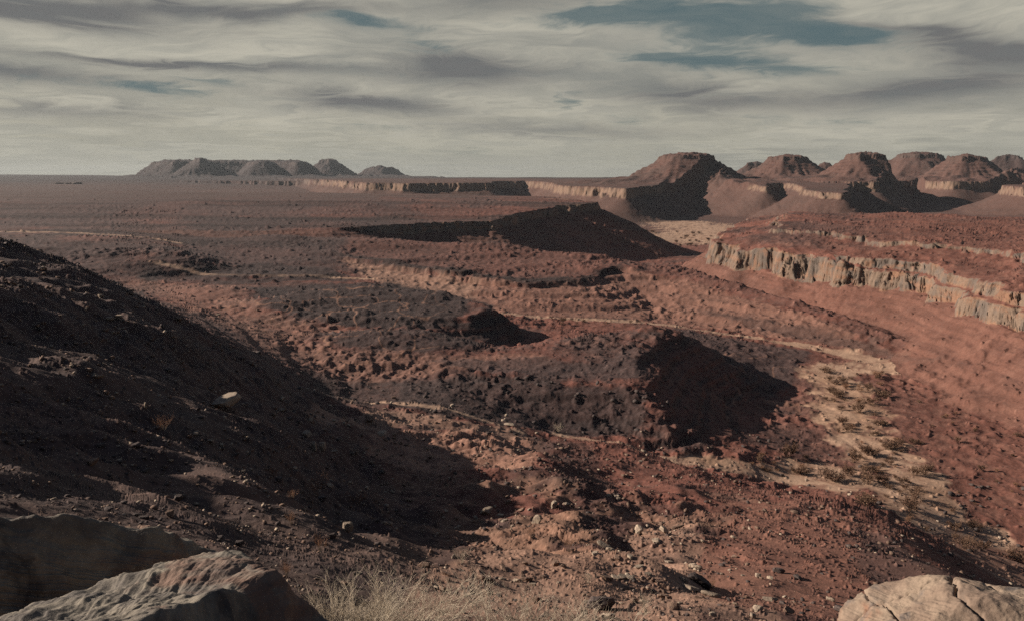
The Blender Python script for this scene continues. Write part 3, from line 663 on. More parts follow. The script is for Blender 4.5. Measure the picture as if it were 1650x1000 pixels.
for pl_, colr, st_ in [
 ([(0,298),(560,300),(640,330),(700,350),(560,345),(300,352),(0,366)], _P, .6), ([(300,350),(600,354),(650,371),(600,378),(300,374)], _V, .7),  # second patch: shade of the valley left of the prow, painted dark
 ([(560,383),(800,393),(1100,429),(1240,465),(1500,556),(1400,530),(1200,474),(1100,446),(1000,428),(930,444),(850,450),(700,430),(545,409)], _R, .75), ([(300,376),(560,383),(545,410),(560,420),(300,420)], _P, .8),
 ([(548,418),(700,440),(850,458),(930,453),(1000,436),(1100,452),(1300,506),(1480,566),(1300,552),(1150,530),(1000,512),(820,508),(700,472),(600,454)], _L, .8), ([(555,420),(690,440),(770,455),(760,480),(690,468),(600,452)], _W, .65),  # foot of the long ridge: strong sunlight put into paler colours
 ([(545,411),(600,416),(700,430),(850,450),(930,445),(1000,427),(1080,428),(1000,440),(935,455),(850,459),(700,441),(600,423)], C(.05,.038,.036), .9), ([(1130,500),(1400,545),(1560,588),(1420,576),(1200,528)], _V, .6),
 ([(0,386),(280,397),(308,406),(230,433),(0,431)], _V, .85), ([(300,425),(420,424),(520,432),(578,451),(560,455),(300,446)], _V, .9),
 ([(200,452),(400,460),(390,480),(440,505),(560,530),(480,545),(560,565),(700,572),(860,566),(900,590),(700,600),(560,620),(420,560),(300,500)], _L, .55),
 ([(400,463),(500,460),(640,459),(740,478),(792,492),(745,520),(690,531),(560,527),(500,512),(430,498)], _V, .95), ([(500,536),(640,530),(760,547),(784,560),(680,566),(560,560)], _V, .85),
 ([(690,582),(860,574),(960,588),(1020,560),(1040,600),(1010,612),(800,606)], _P, .8), ([(640,618),(760,612),(1000,620),(1050,640),(1040,676),(850,690),(700,672),(630,650)], _V, .9), ([(500,600),(640,615),(630,650),(560,648),(500,630)], _V, .55),  # last patch: shade at the middle hill's left foot put into the colour
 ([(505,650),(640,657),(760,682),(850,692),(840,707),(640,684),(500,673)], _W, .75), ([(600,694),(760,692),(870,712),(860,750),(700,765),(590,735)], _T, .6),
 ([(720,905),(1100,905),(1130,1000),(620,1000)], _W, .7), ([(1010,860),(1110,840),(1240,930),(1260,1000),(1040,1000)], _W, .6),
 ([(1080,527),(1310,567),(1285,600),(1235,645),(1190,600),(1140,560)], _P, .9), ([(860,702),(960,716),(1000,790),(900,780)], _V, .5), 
 ([(1120,870),(1200,818),(1250,807),(1330,813),(1390,842),(1420,900),(1480,985),(1200,985),(1130,930)], C(.25,.125,.092), .85), ([(1380,850),(1460,880),(1640,980),(1500,980),(1380,900)], _P, .6), ([(560,700),(620,760),(700,850),(560,840),(460,740)], _P, .6)]:  # spur's right flank: its shade painted in as a darker patch
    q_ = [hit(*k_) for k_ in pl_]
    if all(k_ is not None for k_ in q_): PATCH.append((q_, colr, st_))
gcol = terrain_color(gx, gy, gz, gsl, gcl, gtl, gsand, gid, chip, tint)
gv = np.stack([gx, gy, gz], 1)
def land_z(x, y):
    """height of the finished sheet (bilinear in the grid's own rows)"""
    x = np.atleast_1d(np.asarray(x, float)); y = np.atleast_1d(np.asarray(y, float))
    Z = gz.reshape(shp); RR = np.hypot(GX, GY); ph = np.arctan2(x, y); r = np.hypot(x, y)
    i = np.clip(np.searchsorted(phi_, ph) - 1, 0, shp[0] - 2); t = (ph - phi_[i]) / (phi_[i + 1] - phi_[i])
    out = np.empty(len(x))
    for q in range(len(x)):
        a = np.interp(r[q], RR[i[q]], Z[i[q]]); b = np.interp(r[q], RR[i[q] + 1], Z[i[q] + 1]); out[q] = a + (b - a) * t[q]
    return out
ii, jj = np.meshgrid(np.arange(shp[0] - 1), np.arange(shp[1] - 1), indexing='ij')
v00 = (ii * shp[1] + jj).ravel(); faces = np.stack([v00, v00 + shp[1], v00 + shp[1] + 1, v00 + 1], 1)
fid = np.max(gid[faces], axis=1)
counts = {}
for k_, n in enumerate(IDS):
    f = faces[fid == k_]
    if len(f) < 4: continue
    used, inv = np.unique(f, return_inverse=True)
    nm, lb = SPLIT[n]
    o = mesh_obj(nm, gv[used], inv.reshape(f.shape), LAND, gcol[used])
    tag(o, lb, nm, kind='structure')
# ------------------------------------------------------------------ the air
def make_haze():
    m = bpy.data.materials.new('haze_air'); m.use_nodes = True; m.node_tree.nodes.clear(); T = NT(m.node_tree)
    out = T.new('ShaderNodeOutputMaterial'); v = T.new('ShaderNodeVolumePrincipled')
    v.inputs['Color'].default_value = (.66, .72, .76, 1); v.inputs['Density'].default_value = 3.6e-5; v.inputs['Anisotropy'].default_value = .2
    T.l.new(v.outputs[0], out.inputs['Volume'])
    lo, hi, R = float(gz.min()) - 1, float(gz.max()) + 12, 8100.0
    vs = np.array([(a * R, b * R, c) for c in (lo, hi) for a, b in ((-1, -1), (1, -1), (1, 1), (-1, 1))])
    fs = np.array([(0, 3, 2, 1), (4, 5, 6, 7), (0, 1, 5, 4), (1, 2, 6, 5), (2, 3, 7, 6), (3, 0, 4, 7)])
    tag(mesh_obj('haze', vs, fs, m), 'thin bluish desert haze over the whole valley', kind='stuff')
make_haze()
#__OBJECTS__
# ------------------------------------------------------------------ rocks
def stone_mat(name, ca, cb, cdark, scale=3.0, bump=.03, rust=None, rnd=.25):
    m = bpy.data.materials.new(name); m.use_nodes = True; T = NT(m.node_tree)
    b = T.n['Principled BSDF']; b.inputs['Roughness'].default_value = .9; b.inputs['Specular IOR Level'].default_value = .2
    tc = T.new('ShaderNodeTexCoord').outputs['Object']
    n1 = T.noise(tc, scale, 7, .62, .6); n2 = T.noise(tc, scale * 4.3, 6, .7); n3 = T.noise(tc, scale * .8, 4, .6, 1.5)
    c = T.mix(T.ramp(n1, .38, .62), ca, cb)
    c = T.mix(T.m('MULTIPLY', T.ramp(n3, .52, .66), .8), c, cdark)
    if rust: c = T.mix(T.m('MULTIPLY', T.ramp(T.noise(tc, scale * .45, 5, .6, .8), .52, .64), .8), c, rust)
    oi = T.new('ShaderNodeObjectInfo').outputs['Random']
    f = T.m('MULTIPLY', T.m('MULTIPLY_ADD', T.m('SUBTRACT', n2, .5), .9, 1.0), T.m('MULTIPLY_ADD', oi, rnd * 2, 1 - rnd))
    mx = T.new('ShaderNodeVectorMath', operation='SCALE'); T.l.new(c, mx.inputs[0]); T.l.new(f, mx.inputs['Scale'])
    T.l.new(mx.outputs[0], b.inputs['Base Color'])
    bp = T.new('ShaderNodeBump'); bp.inputs['Strength'].default_value = .7; bp.inputs['Distance'].default_value = bump
    T.l.new(T.m('ADD', n1, T.m('MULTIPLY', n2, .5)), bp.inputs['Height']); T.l.new(bp.outputs[0], b.inputs['Normal'])
    return m
M_PALE = stone_mat('pale_sandstone', (.30, .235, .17), (.22, .165, .125), (.13, .10, .085), 2.5, .03)
M_TAN = stone_mat('tan_stone', (.19, .125, .088), (.14, .085, .062), (.075, .052, .044), 2.5, .03)
M_DARK = stone_mat('dark_varnished_stone', (.060, .047, .043), (.085, .062, .054), (.035, .029, .028), 2.5, .03)
M_SLAB = stone_mat('weathered_slab', (.21, .18, .14), (.11, .095, .082), (.045, .040, .039), 2.6, .035, (.16, .095, .07), 0)
M_BOULD = stone_mat('cracked_sandstone', (.26, .195, .142), (.19, .135, .10), (.08, .072, .07), 2.2, .03, (.21, .105, .065), 0)

def ico(sub):
    import bmesh
    bm = bmesh.new(); bmesh.ops.create_icosphere(bm, subdivisions=sub, radius=1.0)
    v = np.array([p.co[:] for p in bm.verts]); f = np.array([[q.index for q in p.verts] for p in bm.faces]); bm.free(); return v, f
ICO = {k: ico(k) for k in (1, 2, 3)}
def rock_shape(sub, seed, planes=11, noise=.05, flat=1.0):
    r = np.random.default_rng(seed); v, f = ICO[sub]
    n = r.normal(size=(planes, 3)); n /= np.linalg.norm(n, axis=1, keepdims=True); d = r.uniform(.55, 1.0, planes)
    n = np.vstack([n, [[0, 0, 1], [0, 0, -1]]]); d = np.append(d, [.7 * flat, .8])
    dot = v @ n.T; rad = np.min(np.where(dot > .02, d / np.maximum(dot, .02), 1.35), axis=1); rad = np.minimum(rad, 1.35)
    rad = rad * (1 + noise * (perlin(v[:, 0] * 3 + seed, v[:, 1] * 3) + perlin(v[:, 2] * 3, v[:, 0] * 3 + seed)))
    return v * rad[:, None], f
def blank(name): me = bpy.data.meshes.new(name); return me
def mesh_data(name, v, f, mat):
    me = bpy.data.meshes.new(name); me.from_pydata(v.tolist(), [], f.tolist()); me.materials.append(mat); return me
rr = random.Random(5)
STONES = {}
for key, mat in (('pale', M_PALE), ('tan', M_TAN), ('dark', M_DARK)):
    STONES[key] = [mesh_data('rock', *rock_shape(3, 40 + i + len(key) * 7, 9 + i % 5, .05, .55 + .2 * (i % 4)), mat) for i in range(8)]
def land_normal(x, y, e=.6):
    z = land_z([x + e, x - e, x, x], [y, y, y + e, y - e])
    return Vector((-(z[0] - z[1]) / (2 * e), -(z[2] - z[3]) / (2 * e), 1)).normalized()
def put_rock(name, key, x, y, size, label, group=None, cat='rock', sq=(1, .8, .6), sink=.25, rot=None, idx=None, z=None, level=0.0):
    me = STONES[key][idx if idx is not None else rr.randrange(8)]
    o = bpy.data.objects.new(name, me); sc.collection.objects.link(o)
    zz = land_z(x, y)[0] if z is None else z
    s_ = size / 2
    o.scale = (s_ * sq[0], s_ * sq[1], s_ * sq[2])
    n = land_normal(x, y) if not level else Vector((.02, .03, 1)).normalized(); zz += level * s_; q = Vector((0, 0, 1)).rotation_difference(n)
    o.rotation_mode = 'QUATERNION'
    from mathutils import Quaternion
    o.rotation_quaternion = q @ Quaternion((0, 0, 1), rot if rot is not None else rr.uniform(0, 6.28)) @ Quaternion((1, 0, 0), rr.uniform(-.2, .2))
    o.location = (x, y, zz + s_ * sq[2] * (.55 - sink))
    return tag(o, label, cat, group)
def pxsize(px, x, y): return px * math.hypot(x, y) / F_ * 1.05

NOTED = [ # u, v, px, kind, squash, label
 (370,663,62,'pale',(1,.55,.42),'big flat pale slab lying alone on the black shaded slope, dark underneath'),
 (497,706,16,'pale',(1,.8,.8),'small cream block on the dark slope just right of the big flat slab'),
 (507,728,15,'pale',(.5,.8,1.3),'thin curved upright cream stone, left one of a pair on the dark slope'),
 (519,726,15,'pale',(.5,.8,1.4),'thin upright cream stone, right one of a pair on the dark slope'),
 (560,857,18,'pale',(.8,.6,1.2),'bright notched cream stone alone in the deep shade at lower left of centre'),
 (617,704,18,'pale',(1,.7,.55),'single white rock casting a shadow on the smooth lit knoll'),
 (822,686,20,'pale',(1,.6,.35),'flat cream slab at the foot of the middle hill beside its black shadow'),
 (596,679,24,'tan',(1,.7,.4),'slab with a dark hollow below it at the left foot of the middle hill'),
 (784,826,20,'pale',(1,.7,.8),'pale lump on the rim above the shaded hollow, left of the stacked stone'),
 (805,831,16,'pale',(1,.6,.6),'pale block right against the lump on the rim of the shaded hollow'),
 (866,842,22,'pale',(.8,.7,1.1),'pale stacked stone standing in the gap between two shaded hollows'),
 (893,818,18,'pale',(.8,.8,1.0),'pale upright stone at the top of the shaded hollow by the gully'),
 (694,890,10,'tan',(.8,.8,.9),'small lit stone in the black hollow above the rubble ridge'),
 (731,898,14,'pale',(.35,1.4,.5),'long thin pale splinter in the black hollow'),
 (1253,920,20,'dark',(1,.8,.8),'dark rock alone high on the red spur at the lower right'),
 (1285,933,18,'dark',(1,.7,.5),'low dark rock on the red spur, right of the other dark rock'),
 (1242,968,22,'pale',(1,.8,.7),'rounded whitish rock at the lower edge of the red spur'),
 (1337,965,14,'pale',(1,.8,.7),'small whitish rock with a long shadow low on the red spur'),
 (1357,986,24,'dark',(1,.8,.6),'dark pointed rock just left of the big cracked boulder'),
 (1070,857,18,'pale',(1,.7,.7),'pale rock at the head of the rubble, left of the red spur'),
 (1085,981,26,'tan',(.9,.7,1.0),'pointed brown rock standing in the rubble left of the red spur'),
 (1127,940,34,'dark',(1,.8,.6),'dark leaning slab in the rubble beside a reddish tuft'),
 (1146,961,26,'pale',(1,.8,.5),'broad cream block in the rubble below the leaning dark slab'),
 (966,980,44,'dark',(1,.8,.7),'dark rounded boulder at the bottom edge right of the dead bushes'),
 (1268,986,20,'tan',(1,.8,.8),'brown rock at the bottom edge below the whitish rock of the spur'),
 (1220,985,18,'pale',(.9,.8,.8),'cream rock at the bottom edge, left of the brown one'),
 (1213,996,16,'pale',(.8,.8,1),'small cream rock cut by the bottom edge left of the spur'),
 (718,927,20,'tan',(1,.6,.4),'flat brown stone on the left end of the rubble ridge'),
 (850,936,30,'tan',(1,.7,.5),'low tan block on the crest of the rubble ridge above the dead bushes'),
 (783,935,26,'tan',(1,.8,.6),'dark-shadowed tan rock on the rubble ridge behind the dead bushes'),
 (703,948,12,'pale',(1,.8,.8),'small round cream stone left of the rubble ridge'),
 (70,436,9,'pale',(1,.8,.7),'small pale stone on the skyline edge of the black left slope'),
 (162,481,10,'pale',(1,.8,.8),'pale stone below the skyline edge of the black left slope'),
 (178,516,9,'pale',(1,.8,.8),'pale stone, lower left of a close pair on the black slope'),
 (192,513,9,'pale',(1,.8,.8),'pale stone, upper right of a close pair on the black slope'),
 (288,521,12,'tan',(1,.8,.7),'tan rock on the stony flat beside the black slope'),
 (1382,987,16,'dark',(1,.8,.6),'small dark stone touching the left foot of the big cracked boulder'),
 (317,701,12,'pale',(1.2,.6,.4),'short pale slab below and left of the big flat slab'),
 (235,659,10,'pale',(.5,.5,1.2),'small upright pale stone left of the big flat slab'),
 (158,611,14,'pale',(1.1,.6,.5),'pale stone in the streak of lit rubble on the black slope'),
]
for (u, v, px, key, sq, lab) in NOTED:
    p = hit(u, v)
    if p is None: continue
    put_rock('boulder' if px > 30 else 'rock', key, p[0], p[1], pxsize(px, *p), lab, cat='boulder' if px > 30 else 'rock', sq=sq, sink=.1, level=(.42 if px > 60 else .35) if u < 700 and v < 880 else 0.0)
ZONES = [ # count, u range, v range, px range, kinds, label, group
 (46,(560,1090),(905,998),(9,20),('pale','tan','tan'),'angular pale or tan stone among the rubble of the sunlit ridge at bottom centre','stones of the rubble ridge'),
 (40,(960,1240),(850,998),(9,22),('pale','pale','tan'),'angular cream or tan stone in the rubble left of the red spur','stones left of the red spur'),
 (18,(1140,1420),(820,990),(6,12),('dark','tan','dark'),'small dark stone scattered on the red spur','stones on the red spur'),
 (30,(620,1000),(790,860),(6,13),('pale','tan','pale'),'small pale stone along the rims of the shaded hollows','stones round the shaded hollows'),
 (42,(300,640),(640,830),(5,12),('pale','pale','tan'),'small pale stone catching the sun at the edge of the black slope','stones at the edge of the black slope'),
 (30,(60,420),(470,640),(4,8),('pale','tan'),'tiny pale stone in the streaks of rubble on the black left slope','stones on the left slope'),
 (24,(120,560),(700,880),(8,20),('dark','dark','tan'),'dark stone lying in the shade of the near left slope','dark stones in the shade'),
 (24,(600,1260),(690,770),(4,9),('pale','tan'),'small pale stone along the dry gully below the middle hill','stones in the gully'),
]
for (cnt, ur, vr, pr, keys, lab, grp) in ZONES:
    for _ in range(cnt):
        p = hit(rr.uniform(*ur), rr.uniform(*vr))
        if p is None: continue
        put_rock('rock', rr.choice(keys), p[0], p[1], pxsize(pr[0] + (pr[1] - pr[0]) * rr.random() ** 2, *p), lab, grp,
                 sq=(1, rr.uniform(.6, .95), rr.uniform(.4, .9)), sink=.2, level=.3 if 'edge of the black' in lab or 'left slope' in lab else 0.0)

# the countless smaller stones, one mesh per colour of stone
def loose(name, mat, n, seed, rmin, rmax, smin, smax_, lab, azr=(-.72, .72)):
    r = np.random.default_rng(seed)
    v0 = [rock_shape(1, 900 + i + seed, 8, .0, .7) for i in range(6)]
    # even on the screen: uniform in azimuth and in the rows of the sheet
    i = r.integers(np.searchsorted(phi_, azr[0] * .9), np.searchsorted(phi_, azr[1] * .9), n); j = r.integers(0, shp[1] - 1, n)
    G = gv.reshape(shp + (3,)); a = r.random((n, 1)); p = G[i, j] * (1 - a) + G[i + 1, np.minimum(j + 1, shp[1] - 1)] * a
    R = np.hypot(p[:, 0], p[:, 1]); dn = fbm(p[:, 0], p[:, 1], 6, 3, 161, .7) + .25 * perlin(R / 9, p[:, 0] / 20, 163)
    onm = gid.reshape(shp)[i, j] == IDS.index('HH')
    ok = (R > rmin) & (R < rmax) & (dn > r.normal(.0, .25, n) + onm * .55); p = p[ok]; R = R[ok]; n = len(p)
    s_ = R / 800 * (smin + (smax_ - smin) * r.random(n) ** 3.2) * .5
    V = []; Fc = []; off = 0
    th = r.random(n) * 6.28; tx = r.normal(0, .35, n); sq = r.uniform(.45, 1, (n, 3)); sq[:, 2] *= .8; kind = r.integers(0, 6, n)
    for k in range(6):
        m = kind == k; b, f = v0[k]; q = b[None] * (sq[m] * s_[m, None])[:, None]
        c, s2 = np.cos(tx[m])[:, None], np.sin(tx[m])[:, None]; y, z = q[..., 1] * c - q[..., 2] * s2, q[..., 1] * s2 + q[..., 2] * c
        c, s2 = np.cos(th[m])[:, None], np.sin(th[m])[:, None]; x, y = q[..., 0] * c - y * s2, q[..., 0] * s2 + y * c
        q = np.stack([x, y, z + s_[m, None] * .22], -1) + p[m][:, None]
        V.append(q.reshape(-1, 3)); Fc.append((f[None] + (np.arange(m.sum()) * len(b))[:, None, None] + off).reshape(-1, 3)); off += m.sum() * len(b)
    return tag(mesh_obj(name, np.concatenate(V), np.concatenate(Fc), mat), lab, kind='stuff')
loose('loose_stones', M_TAN, 38000, 3, 7, 150, 1.2, 8.5, 'countless brown stones strewn over the near slopes')
loose('pale_rubble', M_PALE, 17000, 4, 7, 170, 1.0, 7.0, 'countless pale chips of sandstone strewn over the near slopes')
loose('dark_rubble', M_DARK, 22000, 5, 7, 190, 1.2, 9.0, 'countless dark varnished stones strewn over the near slopes')

# ------------------------------------------------------------------ the three big rocks beside the photographer
def n3(p, lam, seed, octs=5, gain=.55):
    return (fbm(p[:, 0] + p[:, 2] * .6, p[:, 1] - p[:, 2] * .4, lam, octs, seed, gain) + fbm(p[:, 1] + 3, p[:, 2] * 1.0 + p[:, 0] * .5, lam, octs, seed + 7, gain) + fbm(p[:, 2] + 9, p[:, 0] - p[:, 1] * .5, lam, octs, seed + 13, gain)) / 2.2
def big_rock(name, mat, center, dims, rot, seed, label, ex=3.2, n=230, strata=.03, lam=.9, amp=.13, bed=(0, 0, 1), planes=(), cracks=None):
    g = np.linspace(-1, 1, n); V = []; Fc = []; off = 0
    a, b = np.meshgrid(g, g, indexing='ij'); a = np.tan(a * .785); b = np.tan(b * .785)
    idx = np.arange(n * n).reshape(n, n); q = np.stack([idx[:-1, :-1], idx[1:, :-1], idx[1:, 1:], idx[:-1, 1:]], -1).reshape(-1, 4)
    for ax in range(3):
        for sg in (1, -1):
            p = np.zeros((n, n, 3)); p[..., ax] = sg; p[..., (ax + 1) % 3] = a * sg; p[..., (ax + 2) % 3] = b
            V.append(p.reshape(-1, 3)); Fc.append(q + off); off += n * n
    d = np.concatenate(V); d /= np.linalg.norm(d, axis=1, keepdims=True)
    r = (np.abs(d) ** ex).sum(1) ** (-1 / ex)
    for (nx, ny, nz, dd) in planes:                     # broken-off faces
        nn = np.array([nx, ny, nz]); nn = nn / np.linalg.norm(nn); dt = d @ nn
        rp = np.where(dt > .05, dd / np.maximum(dt, .05), 9); h = np.clip(.5 + .5 * (rp - r) / .05, 0, 1); r = rp + (r - rp) * h - .05 * h * (1 - h)
    p = d * r[:, None] * np.array(dims)
    nrm = d / np.array(dims); nrm /= np.linalg.norm(nrm, axis=1, keepdims=True)
    bd = np.array(bed, float); bd /= np.linalg.norm(bd)
    big = n3(p, lam, seed, 3) * amp
    t = (p @ bd) + n3(p, 1.4, seed + 31, 4) * .03
    ax = np.cross(bd, [1, .2, 0]); ax /= np.linalg.norm(ax); sl_ = p @ ax
    lay = perlin(t / .06, sl_ / 1.3, seed) + .7 * perlin(t / .022 + 5, sl_ / .5, seed + 1) + .4 * perlin(t / .009 + 5, sl_ / .25, seed + 2)
    rid = -np.abs(n3(p, .45, seed + 77, 3, .5)); fine = n3(p, .10, seed + 91, 4, .6)
    side = 1 - np.abs(nrm @ bd)
    h = big + strata * lay * (.15 + side) + rid * amp * .75 + fine * .011
    if cracks:
        for (cx, cy, cz, off_, wd, dp) in cracks:
            c = np.array([cx, cy, cz]); c = c / np.linalg.norm(c); s_ = p @ c - off_ + n3(p, .35, seed + 55, 4) * .07
            h = h - dp * np.exp(-(s_ / wd) ** 2)
    p = p + nrm * h[:, None]
    # weld the seams by rounding shared rim points
    key = np.round(d * 4e4).astype(np.int64); _, first, inv = np.unique(key, axis=0, return_index=True, return_inverse=True)
    Fw = inv.reshape(-1)[np.concatenate(Fc)]
    o = mesh_obj(name, p[first], Fw, mat, smooth=True)
    o.location = center; o.rotation_euler = [math.radians(k) for k in rot]
    return tag(o, label, 'boulder')
def mid(A, B): return tuple((a + b) / 2 for a, b in zip(A, B))
big_rock('boulder', M_SLAB, (-2.0, 3.85, -2.84), (.95, 1.95, .85), (-14, 2, -15), 5, 'long dark slab at the lower left corner with sunlit streaks along its crest', ex=3.0, strata=.030, lam=1.0, amp=.12, bed=(.35, .1, 1), planes=((1.0, -.1, .78, .60), (-.22, .05, 1, .70), (.35, 1, .55, .80)))
big_rock('boulder', M_SLAB, (-3.9, 6.1, -3.52), (1.6, .9, .95), (0, 5, 10), 9, 'broad black-shaded boulder behind the streaked slab, at the left edge', ex=3.2, strata=.030, lam=1.1, amp=.11, bed=(.1, .5, 1), planes=((.1, -.95, .42, .55), (1, 0, .4, .9), (0, .8, 1, .62)))
big_rock('boulder', M_BOULD, (3.38, 4.85, -3.50), (1.15, .6, .72), (-4, 7, -14), 14, 'big pale cracked sandstone boulder in the lower right corner', ex=3.8, strata=.014, lam=.9, amp=.06, bed=(.15, .45, 1), planes=((-.8, -.5, .3, .93), (0, -.75, .9, .86), (-1, 0, .9, 1.0), (.4, -1, .1, .8)),
         cracks=((1, .2, -.25, -.28, .014, .09), (.6, .1, 1, .36, .012, .05), (.9, 0, -.9, .02, .008, .05), (.3, .2, 1, .18, .009, .05), (.1, .9, -.4, -.1, .008, .03)))

# ------------------------------------------------------------------ shrubs
def twig_mat(name, a, b):
    m = bpy.data.materials.new(name); m.use_nodes = True; T = NT(m.node_tree); s_ = T.n['Principled BSDF']; s_.inputs['Roughness'].default_value = .85
    s_.inputs['Specular IOR Level'].default_value = .2
    n = T.noise(T.new('ShaderNodeNewGeometry').outputs['Position'], 7.0, 3, .6); oi = T.new('ShaderNodeObjectInfo').outputs['Random']
    T.l.new(T.mix(T.m('ADD', T.m('MULTIPLY', T.ramp(n, .35, .65), .7), T.m('MULTIPLY', oi, .3)), a, b), s_.inputs['Base Color']); return m
M_GREY = twig_mat('dead_grey_twigs', (.38, .31, .23), (.54, .45, .34)); M_RUST = twig_mat('rusty_dry_stems', (.20, .10, .06), (.30, .17, .10))
M_SUNLIT = twig_mat('sunlit_dry_twigs', (.36, .24, .18), (.48, .34, .26)); M_BROWN = twig_mat('brown_bush_twigs', (.11, .062, .040), (.18, .108, .068)); M_OLIVE = twig_mat('drab_bush_leaves', (.085, .046, .030), (.145, .082, .052)); M_STEM = twig_mat('woody_stems', (.11, .08, .06), (.17, .125, .09))  # pinkish twigs: paler than the rusty ones, sunlight put into the colour
def tubes(segs):
    """segs: list of (p0, p1, r0, r1) -> three-sided tapered sticks"""
    A = np.array([s_[0] for s_ in segs]); B = np.array([s_[1] for s_ in segs]); ra = np.array([s_[2] for s_ in segs]); rb = np.array([s_[3] for s_ in segs])
    d = B - A; d /= np.linalg.norm(d, axis=1, keepdims=True) + 1e-9
    up = np.where(np.abs(d[:, 2:3]) > .9, np.array([[1., 0, 0]]), np.array([[0, 0, 1.]])); e1 = np.cross(d, up); e1 /= np.linalg.norm(e1, axis=1, keepdims=True); e2 = np.cross(d, e1)
    V = np.zeros((len(segs), 6, 3))
    for k in range(3):
        c, s_ = math.cos(k * 2.0944), math.sin(k * 2.0944)
        V[:, k] = A + (e1 * c + e2 * s_) * ra[:, None]; V[:, k + 3] = B + (e1 * c + e2 * s_) * rb[:, None]
    f = np.array([[0, 1, 4, 3], [1, 2, 5, 4], [2, 0, 3, 5]]); Fc = (f[None] + (np.arange(len(segs)) * 6)[:, None, None]).reshape(-1, 4)
    return V.reshape(-1, 3), Fc
def grow(seed, n0, H, W, depth, rad, spread=.6, kids=3, droop=0.0):
    r = random.Random(seed); thick = []; thin = []
    def go(p, d, L, rd, lev):
        steps = 3; out = thick if lev == 0 else thin
        for k in range(steps):
            q = p + d * (L / steps); out.append((tuple(p), tuple(q), rd * (1 - .22 * k), rd * (1 - .22 * (k + 1)))); p = q
            d = (d + Vector((r.gauss(0, .17), r.gauss(0, .17), r.gauss(.03 - droop, .12)))).normalized()
            if lev < depth and k >= (1 if lev == 0 else 0):
                for _ in range(kids if k == steps - 1 else max(1, kids - 1)):
                    dd = (d + Vector((r.gauss(0, spread), r.gauss(0, spread), r.gauss(.1, spread * .6)))).normalized()
                    go(p, dd, L * r.uniform(.45, .8), rd * .55, lev + 1)
    for i in range(n0):
        a = r.uniform(0, 6.28); t = r.uniform(.1, 1.0)
        d = Vector((math.cos(a) * t * W, math.sin(a) * t * W, H * r.uniform(.5, 1))).normalized()
        L = math.hypot(t * W, H) * r.uniform(.35, .55)
        go(Vector((math.cos(a) * .06 * W, math.sin(a) * .06 * W, -.02)), d, L, rad, 0)
    return thick, thin
def shrub(name, x, y, seed, n0, H, W, depth, rad, mt, label, cat='dead bush', group=None, spread=.55, kids=3, zoff=0):
    thick, thin = grow(seed, n0, H, W, depth, rad, spread, kids)
    root = bpy.data.objects.new(name, None); sc.collection.objects.link(root); root.location = (x, y, float(land_z(x, y)[0]) + zoff)
    tag(root, label, cat, group)
    if thick: mesh_obj('stems', *tubes(thick), M_STEM if mt is not M_GREY else mt, parent=root)
    if thin: mesh_obj('twigs', *tubes(thin), mt, parent=root)
    return root
shrub('dead_bush', -1.02, 5.7, 1, 60, .60, .75, 3, .0075, M_GREY, 'dense bleached dead bush at the bottom edge, left of centre', kids=3)
shrub('dead_bush', .02, 5.8, 2, 40, .60, .75, 3, .007, M_GREY, 'sparse bleached dead bush at the bottom edge, middle one of three', spread=.5, kids=2)
shrub('dead_bush', .62, 5.9, 3, 34, .56, .65, 3, .0065, M_GREY, 'thin bleached dead bush at the bottom edge, rightmost of three', spread=.5, kids=2)
p = hit(45, 850); shrub('dead_bush', -6.1, 9.6, 4, 34, .62, 1.0, 3, .006, M_SUNLIT, 'wide reddish dry bush behind the shaded boulder at the left edge', kids=3, zoff=.05)
shrub('dead_bush', -1.75, 7.6, 6, 7, .75, .4, 2, .004, M_GREY, 'few thin bare twigs against the dark slope right of the streaked slab')
TUFTS = [(510,800,46,34,'largest rusty dry tuft on the edge of the black slope'),(440,768,26,14,'small rusty tuft left of the largest one'),(472,805,22,14,'small tan tuft at the left foot of the largest rusty one'),(577,812,32,18,'low rusty tuft between the largest one and the shaded hollow'),
         (265,695,34,20,'lone tan grass tuft on the shaded slope below the big flat slab'),(470,845,24,20,'small rusty tuft on the dark slope below the largest one'),(516,888,30,24,'rusty tuft on the dark slope right of the streaked slab'),
         (857,866,30,20,'rusty tuft in the gap between two shaded hollows'),(917,888,34,30,'round rusty bush at the right end of the shaded hollow'),(744,908,34,26,'spiky dark tuft in the shaded hollow above the rubble ridge'),
         (1147,948,26,18,'reddish tuft behind the leaning dark slab'),(1040,990,46,34,'grey tuft at the bottom edge beside the dark rounded boulder'),(948,938,30,22,'grey tuft among the stones of the rubble ridge'),(900,696,22,14,'pale tuft beside the black shadow of the middle hill'),(462,930,18,26,'orange tuft growing from the crack behind the streaked slab')]
for i, (u, v, w, h, lab) in enumerate(TUFTS):
    p = hit(u, v)
    if p is None: continue
    s_ = math.hypot(*p) / F_
    shrub('dry_tuft', p[0], p[1], 30 + i, 26, h * s_ * 1.15, w * s_ * .5, 2, max(.0022, s_ * .16), M_GREY if 'grey' in lab or 'pale' in lab or 'spiky' in lab else M_RUST, lab, 'dry tuft', spread=.28, kids=2)

